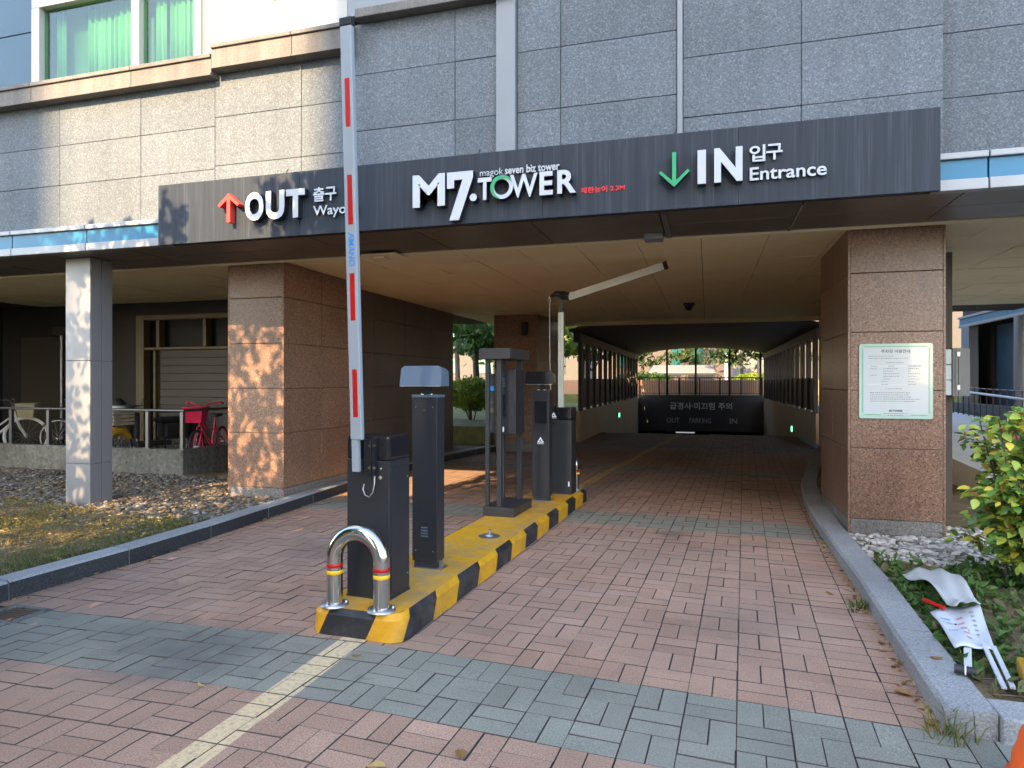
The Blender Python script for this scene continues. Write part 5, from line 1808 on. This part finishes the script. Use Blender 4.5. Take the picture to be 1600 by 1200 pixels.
def bush(name, label, loc, rx, ry, h, n, mat, seed, leaf=.06, stems=14):
    r_ = random.Random(seed)
    t_ = thing(name, label, 'bush', loc)
    mb = MB()
    for k in range(stems):
        a = r_.uniform(0, 2 * pi)
        e = (cos(a) * rx * r_.uniform(.2, .7), sin(a) * ry * r_.uniform(.2, .7), h * r_.uniform(.55, .85))
        mb.tube([(e[0] * .15, e[1] * .15, -.05), (e[0] * .6, e[1] * .6, e[2] * .55), e], .01, 5, radii=[.014, .010, .005])
    mb.build('stems', 'stem', t_)['kind'] = 'stuff'
    lf = MB()
    for k in range(n):
        d = in_ball(r_)
        d = d * (d.length ** -.4)
        q = Vector((d.x * rx, d.y * ry, h * (.62 + .38 * d.z)))
        q += Vector((1, 1, 1)) * .0 + Vector((r_.gauss(0, .05), r_.gauss(0, .05), r_.gauss(0, .05)))
        if q.z < h * .2:
            continue
        tone = min(1, max(0, .5 + .4 * mnoise.noise(q * 2.2) + r_.gauss(0, .18)))
        leaf_quad(lf, q, leaf * r_.uniform(.6, 1.3), r_, tone, 1.9)
    c_ = lf.build('foliage', mat, t_)
    c_['kind'] = 'stuff'
    return t_
bush('bush', 'rounded green bush outside the opening behind the left wall', (-6.15, 17.2, .5), .75, .6, 1.15, 2600, 'leaf_bright', 61)
bush('bush', 'clipped green hedge bush above the orange planter left of the shelter', (-3.2, 35.2, .92), 1.5, .6, 1.05, 1800, 'leaf_green', 62, .1)
bush('bush', 'bright green bush above the orange planter at the right', (2.3, 35.4, .92), 1.1, .6, 1.0, 1500, 'leaf_bright', 63, .1)

# ------------------------------------------------------------------ shrub at the right with large leaves
rs2 = random.Random(77)
shb = thing('shrub', 'leafy garden shrub with green, lime and reddish leaves right of the granite pillar', 'shrub', (2.28, 5.5, .09))
mb = MB()
tips = []
for k in range(40):
    a = rs2.uniform(0, 2 * pi)
    rr2 = rs2.uniform(.25, .95)
    e = Vector((cos(a) * .52 * rr2, sin(a) * .66 * rr2, rs2.uniform(.65, 1.34)))
    b0 = Vector((e.x * .25 + rs2.gauss(0, .06), e.y * .25 + rs2.gauss(0, .06), -.03))
    m1 = b0.lerp(e, .5) + Vector((rs2.gauss(0, .04), rs2.gauss(0, .04), .05))
    mb.tube([b0, m1, e], .008, 6, radii=[.011, .008, .004])
    for j in range(5):
        f = rs2.uniform(.22, .95)
        s0 = b0.lerp(e, f)
        s1 = s0 + Vector((rs2.gauss(0, .12), rs2.gauss(0, .12), rs2.uniform(.02, .16)))
        mb.tube([s0, s1], .004, 4, radii=[.005, .002])
        tips.append((s0, s1))
    tips.append((m1, e))
mb.build('branches', 'stem', shb)['kind'] = 'stuff'
leaf_meshes = []
for mname in ('shrub_green', 'shrub_green', 'shrub_lime', 'shrub_lime', 'shrub_yellow', 'shrub_red'):
    q = MB()
    L, Wd = .074, .047
    xs_ = [0, .12, .35, .6, .82, 1.0]
    ws_ = [.04, .55, 1.0, .85, .45, 0.03]
    vs = []
    for x_, w_ in zip(xs_, ws_):
        zc = -.18 * x_ * x_ * L
        vs += [(x_ * L, -w_ * Wd / 2, zc + .18 * w_ * Wd / 2), (x_ * L, 0, zc), (x_ * L, w_ * Wd / 2, zc + .18 * w_ * Wd / 2)]
    fs = []
    for i in range(5):
        fs += [(i * 3, i * 3 + 3, i * 3 + 4, i * 3 + 1), (i * 3 + 1, i * 3 + 4, i * 3 + 5, i * 3 + 2)]
    q._add(vs, fs, 0, True)
    o = q.build('leaf', mname, shb)
    leaf_meshes.append(o)
leaf_w = [4, 4, 5, 4, 3, .35]
pos = []
for k in range(7000):
    s0, s1 = rs2.choice(tips)
    p = s0.lerp(s1, rs2.uniform(.2, 1.05)) + Vector((rs2.gauss(0, .035), rs2.gauss(0, .035), rs2.gauss(0, .03)))
    if p.z > .16:
        pos.append(p)
camv = Vector((0, 0, 1.55)) - Vector((2.28, 5.5, .09))
pos.sort(key=lambda p: -(p.dot(camv.normalized()) + .25 * p.z - .25 * p.x))
def leaf_matrix(p):
    out = Vector((p.x, p.y, .0))
    d = (out.normalized() * .6 if out.length > .02 else Vector((0, 0, 0))) + Vector((rs2.gauss(0, .6), rs2.gauss(0, .6), rs2.gauss(-.1, .4)))
    d.normalize()
    up = Vector((rs2.gauss(0, .4), rs2.gauss(0, .4) - .25, 1)).normalized()
    y_ = up.cross(d).normalized()
    z_ = d.cross(y_)
    s_ = rs2.uniform(.65, 1.2)
    return Matrix.Translation(p) @ Matrix(((d.x, y_.x, z_.x, 0), (d.y, y_.y, z_.y, 0), (d.z, y_.z, z_.z, 0), (0, 0, 0, 1))) @ Matrix.Scale(s_, 4)
for i, p in enumerate(pos[:290]):
    if i < len(leaf_meshes):
        o = leaf_meshes[i]
    else:
        o = rs2.choices(leaf_meshes, leaf_w)[0].copy()
        COL.objects.link(o)
        o.parent = shb
    o.matrix_local = leaf_matrix(p)
st_ = MB()
kinds = ['shrub_green', 'shrub_lime', 'shrub_yellow', 'shrub_red']
for p in pos[290:]:
    mtx = leaf_matrix(p)
    src = leaf_meshes[0].data
    st_._add([mtx @ v.co for v in src.vertices], [tuple(f.vertices) for f in src.polygons], rs2.choices(range(4), [8, 8, 3, .3])[0], True)
st_.build('foliage', kinds, shb)['kind'] = 'stuff'

# ------------------------------------------------------------------ gravel, grass, ground cover
ico = bmesh.new()
bmesh.ops.create_icosphere(ico, subdivisions=1, radius=1)
ICV = [v.co.copy() for v in ico.verts]
ICF = [tuple(v.index for v in f.verts) for f in ico.faces]
ico.free()
def gravel(name, spots, seed, smin, smax, tone0):
    r_ = random.Random(seed)
    mb = MB()
    for (x, y, z) in spots:
        s_ = smin + (smax - smin) * r_.random() ** 1.6
        ax = (s_ * r_.uniform(.8, 1.4), s_ * r_.uniform(.6, 1.0), s_ * r_.uniform(.35, .6))
        m_ = Matrix.Translation((x, y, z + ax[2] * .25)) @ Matrix.Rotation(r_.uniform(0, 2 * pi), 4, 'Z') @ Matrix.Rotation(r_.gauss(0, .25), 4, 'X')
        mb._add([m_ @ Vector((v.x * ax[0], v.y * ax[1], v.z * ax[2])) * 1.0 for v in ICV], ICF, 0, True)
        t_ = min(1, max(0, r_.gauss(tone0, .24)))
        mb.tone.extend([t_] * 12)
    return tag(mb.build(name, 'gravel'), kind='stuff')
r5 = random.Random(31)
sp = []
while len(sp) < 7500:
    x, y = r5.uniform(-12.5, -5.0), r5.uniform(5.2, 8.4)
    if x > xl(y) - .24 or (-5.82 < x < -4.97 and 7.08 < y) or (-7.32 < x < -6.9 and 6.1 < y < 6.45):
        continue
    b = 5.95 - .16 * (x + 7) + .35 * mnoise.noise(Vector((x * 1.3, 2, y)))
    if y < b and r5.random() > .10:
        continue
    sp.append((x, y, .105))
gravel('gravel', sp, 1, .016, .044, .33)
sp = []
while len(sp) < 1900:
    x, y = r5.uniform(1.25, 3.4), r5.uniform(5.75, 7.6)
    if x < xr(y) + .22 or (1.28 < x < 2.15 and y > 7.06):
        continue
    if y < 6.02 + .12 * mnoise.noise(Vector((x * 3, 0, 5))):
        continue
    sp.append((x, y, .09))
gravel('gravel', sp, 2, .02, .052, .88)
def blades(name, spots, seed, hmin, hmax, mat, w=.006):
    r_ = random.Random(seed)
    mb = MB()
    for (x, y, z, tone) in spots:
        h = r_.uniform(hmin, hmax)
        a = r_.uniform(0, 2 * pi)
        dx, dy = cos(a) * w / 2, sin(a) * w / 2
        lx, ly = r_.gauss(0, .5) * h, r_.gauss(0, .5) * h
        b = len(mb.v)
        mb.v += [(x - dx, y - dy, z), (x + dx, y + dy, z), (x + lx * .4 + dx * .7, y + ly * .4 + dy * .7, z + h * .6), (x + lx * .4 - dx * .7, y + ly * .4 - dy * .7, z + h * .6), (x + lx, y + ly, z + h * .85)]
        mb.f += [(b, b + 1, b + 2, b + 3), (b + 3, b + 2, b + 4)]
        mb.m += [0, 0]; mb.smooth += [False, False]
        mb.tone += [min(1, max(0, tone + r_.gauss(0, .12)))] * 5
    return tag(mb.build(name, mat), kind='stuff')
sp = []
while len(sp) < 20000:
    x, y = r5.uniform(-10.5, -4.95), r5.uniform(2.6, 7.9)
    if x > xl(y) - .19:
        continue
    b = 6.0 - .16 * (x + 7)
    near = max(0, 1 - (xl(y) - .19 - x) / 1.1)
    if y > b and r5.random() > .05 + .25 * near:
        continue
    n_ = mnoise.noise(Vector((x * 1.1, y * 1.1, 0)))
    if r5.random() > .45 + .8 * n_ + .4 * near:
        continue
    sp.append((x, y, .085, .72 - .5 * near - .3 * n_))
blades('grass', sp, 3, .025, .095, 'grass', .007)
# ground cover in the right bed
lf = MB()
r6 = random.Random(91)
cnt = 0
while cnt < 2600:
    x, y = r6.uniform(1.2, 3.2), r6.uniform(3.56, 6.0)
    if x < xr(y) + .21:
        continue
    dens = .55 + .6 * mnoise.noise(Vector((x * 2.2, y * 2.2, 9)))
    if x < xr(y) + .5:
        dens += .3
    if 3.5 < y < 3.78:
        dens -= .5
    if r6.random() > dens:
        continue
    tone = min(1, max(0, .45 + .5 * mnoise.noise(Vector((x * 1.5, y * 1.5, 4))) + r6.gauss(0, .15)))
    leaf_quad(lf, (x, y, .10 + r6.random() ** 1.5 * (.03 if 1.24 < x < 1.78 and 3.66 < y < 5.9 and abs(x - 1.27 - .14 * (y - 3.7)) < .24 else .085)), r6.uniform(.022, .05), r6, tone, 2.0, (0, 0, .3), .35)
    cnt += 1
tag(lf.build('ground_cover', 'groundcover'), kind='stuff')
sp = [(1.02 + r6.gauss(0, .05), 3.34 + r6.gauss(0, .05), 0.0, .3 + r6.random() * .35) for _ in range(60)]
blades('weeds', sp, 4, .06, .17, 'grass', .007)
sp = [(1.0 + r6.gauss(0, .03), 5.05 + r6.gauss(0, .05), 0.0, .15 + r6.random() * .2) for _ in range(40)]
blades('weeds', sp, 5, .03, .08, 'grass', .012)
# litter in the joints and along kerbs: many scraps nobody could count
lt = MB()
for k in range(4200):
    if r6.random() < .07:
        y = r6.uniform(3.4, 9)
        x = (xr(y) - abs(r6.gauss(0, .05))) if r6.random() < .6 else (xl(y) + abs(r6.gauss(0, .08)))
        z = .004
    else:
        x, y, z = r6.uniform(-9, -5), r6.uniform(4.4, 7.8), .125
        if x > xl(y) - .2:
            continue
    leaf_quad(lt, (x, y, z + .004), r6.uniform(.008, .03), r6, r6.random(), 1.7, None, .92)
tag(lt.build('leaf_litter', 'litter'), kind='stuff')
# single fallen leaves on the paving
LV = [(-1.27, 2.42, .055, .8, 'pale tan fallen leaf beside the painted line on red pavers'), (-.98, 2.60, .05, .35, 'reddish fallen leaf on the grey paver band'), (-2.98, 2.12, .05, .95, 'pale yellow leaf on red pavers in the left foreground'),
      (.93, 3.72, .06, .5, 'brown fallen leaf at the foot of the right kerb'), (1.08, 3.03, .06, .4, 'orange-brown leaf below the end of the right kerb'), (.86, 5.35, .07, .45, 'curled brown leaves against the right kerb'),
      (-2.47, 2.83, .04, .9, 'cream leaf on the grey band left of the painted line'), (-1.9, 3.38, .04, .3, 'small red-brown leaf on the painted line by the island'), (1.14, 3.95, .045, .2, 'dark leaf lying on top of the right kerb')]
for x, y, s_, tone, lb in LV:
    q = MB()
    leaf_quad(q, (0, 0, .006), s_, random.Random(int(x * 100)), tone, 1.5, None, .97)
    tag(q.build('fallen_leaf', 'litter', loc=(x, y, .117 if 'on top' in lb else .003)), lb, 'leaf', 'leaves on the paving')

# ------------------------------------------------------------------ thrown-away placards, crate, drum
def sheet(name, label, pts, mat, th=.004, group=None):
    """a bent sheet from a grid of 3D points"""
    ny, nx = len(pts), len(pts[0])
    mb = MB()
    v = [p for r_ in pts for p in r_]
    v2 = [(p[0], p[1], p[2] - th) for p in v]
    fs = []
    for j in range(ny - 1):
        for i in range(nx - 1):
            a = j * nx + i
            fs.append((a, a + 1, a + nx + 1, a + nx))
            fs.append((a + nx + nx * ny, a + nx + 1 + nx * ny, a + 1 + nx * ny, a + nx * ny))
    for i in range(nx - 1):
        fs.append((i, i + nx * ny, i + 1 + nx * ny, i + 1)); k = (ny - 1) * nx
        fs.append((k + i + 1, k + i + 1 + nx * ny, k + i + nx * ny, k + i))
    for j in range(ny - 1):
        a, b = j * nx, (j + 1) * nx
        fs.append((b, b + nx * ny, a + nx * ny, a)); a += nx - 1; b += nx - 1
        fs.append((a, a + nx * ny, b + nx * ny, b))
    mb._add(v + v2, fs, 0, True)
    return tag(mb.build(name, mat), label, 'placard', group)
def bil(a, b, c, d, nx, ny, zf):
    out = []
    for j in range(ny + 1):
        row = []
        for i in range(nx + 1):
            s_, t_ = i / nx, j / ny
            p = (Vector(a) * (1 - s_) + Vector(b) * s_) * (1 - t_) + (Vector(d) * (1 - s_) + Vector(c) * s_) * t_
            row.append((p.x, p.y, p.z + zf(s_, t_)))
        out.append(row)
    return out
sheet('placard', 'crumpled off-white sheet curling over the planting beside the right kerb',
      bil((1.385, 4.44, .19), (1.59, 4.68, .20), (1.69, 5.72, .16), (1.36, 5.46, .16), 12, 20, lambda s_, t_: .07 * sin(t_ * 2.9 + .2) ** 2 * (1 - .4 * s_) + .016 * sin(s_ * 5 + t_ * 6) + .010 * sin(s_ * 11 - t_ * 9) + (.06 * (1 - t_ * 7) * (1 - .5 * s_) if t_ < .14 else 0)), 'paper')
QA, QB, QC, QD = Vector((1.25, 4.03, .150)), Vector((1.44, 4.05, .155)), Vector((1.61, 4.76, .165)), Vector((1.30, 4.62, .165))
def wav(s_, t_):
    return .012 * sin(s_ * 4 + t_ * 5) + .008 * sin(s_ * 9 - t_ * 7)
p2 = sheet('placard', 'white placard with blue and red writing under the crumpled sheet',
           bil(QA, QB, QC, QD, 8, 12, wav), 'paper_white')
mb = MB()
r7 = random.Random(4)
def on_p2(s_, t_):
    q_ = (QA * (1 - s_) + QB * s_) * (1 - t_) + (QD * (1 - s_) + QC * s_) * t_
    return q_ + Vector((0, 0, wav(s_, t_) + .003))
for (s0, s1, t0, t1, mi, nl) in ((.10, .30, .62, .80, 0, 2), (.42, .56, .18, .84, 1, 5), (.12, .34, .40, .48, 0, 1), (.72, .80, .34, .84, 2, 6)):
    for k in range(nl):
        ta = t0 + (t1 - t0) * (k + .15) / nl
        tb = ta + min(.035, (t1 - t0) * .5 / nl)
        x = s0
        while x < s1:
            w = r7.uniform(.012, .03)*.5
            mb._add([on_p2(x, ta), on_p2(min(x + w, s1), ta), on_p2(min(x + w, s1), tb), on_p2(x, tb)], [(0, 1, 2, 3)], mi)
            x += w + .012
mb.build('printing', ['blue_text', 'red_text', 'grey_print'], p2)['kind'] = 'stuff'
for i, (a, b, w, lb) in enumerate([((1.33, 4.10, .15), (1.235, 3.80, .135), .034, 'white placard stick nearest the kerb'), ((1.41, 4.12, .155), (1.315, 3.60, .135), .022, 'middle white placard stick'), ((1.445, 4.09, .155), (1.35, 3.60, .14), .022, 'white placard stick farthest from the kerb')]):
    a, b = Vector(a), Vector(b)
    L = (b - a).length
    ang = math.atan2((b - a).y, (b - a).x)
    m_ = Matrix.Translation(a) @ Matrix.Rotation(ang, 4, 'Z') @ Matrix.Rotation(-math.asin((b - a).z / L), 4, 'Y')
    q = MB(); q.box(0, L, -w / 2, w / 2, -.006, .006, .002, mat=m_)
    tag(q.build('stick', 'paper_white'), lb, 'stick', 'placard sticks')
q = MB(); q.tube([(1.165, 3.765, .142), (1.25, 3.735, .142)], .022, 14); q.tube([(1.205, 3.751, .142), (1.211, 3.749, .142)], .0235, 14, mi=1)
tag(q.build('tape_roll', ['black_matte', 'white_print']), 'short black tube lying across the placard sticks', 'tube')
q = MB(); q.tube([(1.30, 4.74, .185), (1.37, 4.60, .185)], .012, 8); tag(q.build('red_handle', 'red'), 'short red rod under the crumpled sheet', 'rod')
yc = thing('yellow_crate', 'yellow plastic crate in the bed at the right edge of view', 'crate', (1.615, 3.66, .06), R(-14))
mb = MB(); mb.box(-.20, .20, -.14, .14, .07, .145, .012); mb.build('rim', 'yellow', yc)
mb = MB(); mb.box(-.18, .18, -.12, .12, -.01, .0695, .012); mb.build('tub', 'frame_grey', yc)
mb = MB(); mb.tube([(-.16, .05, .145), (-.12, .08, .20), (.0, .08, .22), (.1, .06, .145)], .016, 10); mb.build('handle', 'yellow', yc)
dr = thing('traffic_drum', 'orange ribbed plastic traffic drum at the bottom right corner', 'traffic drum', (1.285, 2.80, 0.006))
mb = MB()
pr = [(.0, .40), (.07, .395), (.13, .37), (.155, .345), (.165, .335), (.19, .28), (.197, .272), (.203, .262), (.215, .20), (.222, .192), (.226, .18), (.232, .11), (.25, .10), (.26, .06), (.262, .0)]
mb.lathe(pr, 40); mb.build('drum_body', 'orange', dr)
mb = MB(); mb.lathe([(.2632, .02), (.268, .018), (.27, .0)], 40); mb.build('foot_ring', 'black_matte', dr)
q = MB()
for k in range(9):
    x0, y0 = 1.30 + r7.uniform(-.05, .2), 3.62 + r7.uniform(-.06, .12)
    a = r7.uniform(-.5, .9)
    q.tube([(x0, y0, .115), (x0 + .16 * cos(a), y0 + .05 * sin(a), .125)], .004, 5)
tag(q.build('dry_twigs', 'stem'), kind='stuff')

# ------------------------------------------------------------------ across the street: buildings and tree that shade the scene
def back_block(label, x0, x1, y0, y1, h, mat):
    t_ = thing('street_building', label, 'building', ((x0 + x1) / 2, (y0 + y1) / 2, 0), world=True)
    mb = MB(); mb.box(x0, x1, y0, y1, -.05, h); mb.build('wall', mat, t_)
    mb = MB(); mb.box(x0 - .15, x1 + .15, y0 - .15, y1 + .15, h, h + .5, .05); mb.build('roof_parapet', 'far_grey', t_)
    for k in range(int(h / 3.4)):
        mb = MB(); mb.box(x0 + .6, x1 - .6, y1 + .002, y1 + .05, 1.2 + k * 3.4, 2.9 + k * 3.4); mb.build('window_band', 'far_glass', t_)
back_block('pale office block across the street behind the viewer, to the right', -8.95, 13, -52, -36, 31, 'far_grey')
back_block('tan office block across the street behind the viewer, to the left', -32, -14.45, -52, -36, 43, 'far_tan')

tr = thing('street_tree', 'leafy street tree left of the viewer that dapples the left pillar', 'tree', (-7.6, 1.2, 0))
mb = MB()
mb.tube([(0, 0, -.1), (.05, .05, 1.2), (-.05, .1, 2.4), (.1, .0, 3.6)], .1, 9, radii=[.13, .10, .08, .04])
for e in ((-1.2, .4, 3.2), (1.3, .3, 3.6), (2.2, -.2, 4.2), (.4, -.6, 4.6), (-.6, .5, 4.4), (2.9, .2, 3.4)):
    mb.tube([(0, .05, 1.9), (e[0] * .5, e[1] * .5, 1.9 + (e[2] - 1.9) * .6), e], .03, 6, radii=[.05, .03, .01])
mb.build('trunk', 'bark', tr)
r8 = random.Random(15)
lf = MB()
TE = math.tan(R(SUN_EL)) / cos(az)       # drop per metre of y
cnt = 0
tries = 0
while cnt < 14500 and tries < 160000:
    tries += 1
    # choose where the leaf's shadow falls in the plane y = 5.9, then a depth along the ray
    Xp, Zp = r8.uniform(-9.6, -3.2), r8.uniform(-2.6, 3.5)
    if cnt >= 9500:                      # extra leaves added so that their shadow covers the left lane
        Xp, Zp = r8.uniform(-5.3, -3.2), r8.uniform(-2.3, 1.2)
    top = 3.3
    if Xp < -5.65:
        top = 3.22 + .12 * mnoise.noise(Vector((Xp * 3, 0, 0)))
    elif Xp < -5.2:
        top = 3.42 - 1.6 * abs(Xp + 5.45) * .5
    elif Xp < -4.35:
        top = 2.78
    else:
        top = 3.62
    if Zp > top + r8.gauss(0, .05):
        continue
    if -5.15 < Xp < -4.14 and 1.25 < Zp < 2.98:
        continue
    dens = .62 + 1.0 * mnoise.noise(Vector((Xp * 2.1, Zp * 2.1, 7))) + .25 * mnoise.noise(Vector((Xp * 6, Zp * 6, 3)))
    if Xp > -4.35:
        dens += .6
    if Zp < 0:
        dens += 1.2 if Xp > -6.3 else (-.6 if -1.4 < Zp < -.2 else 0)
    if -5.95 < Xp < -5.1 and .8 < Zp < 2.9:
        dens += .32
    if -7.4 < Xp < -6.9 and Zp > 0:
        dens -= .04
    if Xp > -5.0 and Zp < 1.2:
        dens += .8
    if Zp > 2.95 and Xp < -5.6:
        dens += .25
    if -5.62 < Xp < -5.15 and Zp > 2.8:
        dens += .45
    if r8.random() > dens:
        continue
    y = r8.uniform(.4, 2.7)
    dy = 5.9 - y
    x = Xp - SUN_SLOPE * dy
    z = Zp + TE * dy
    if x > -1.36 * y - .35:
        continue
    leaf_quad(lf, Vector((x + 7.6, y - 1.2, z)), r8.uniform(.07, .12), r8, r8.random(), 1.5)
    cnt += 1
lf.build('crown', 'leaf_green', tr)['kind'] = 'stuff'
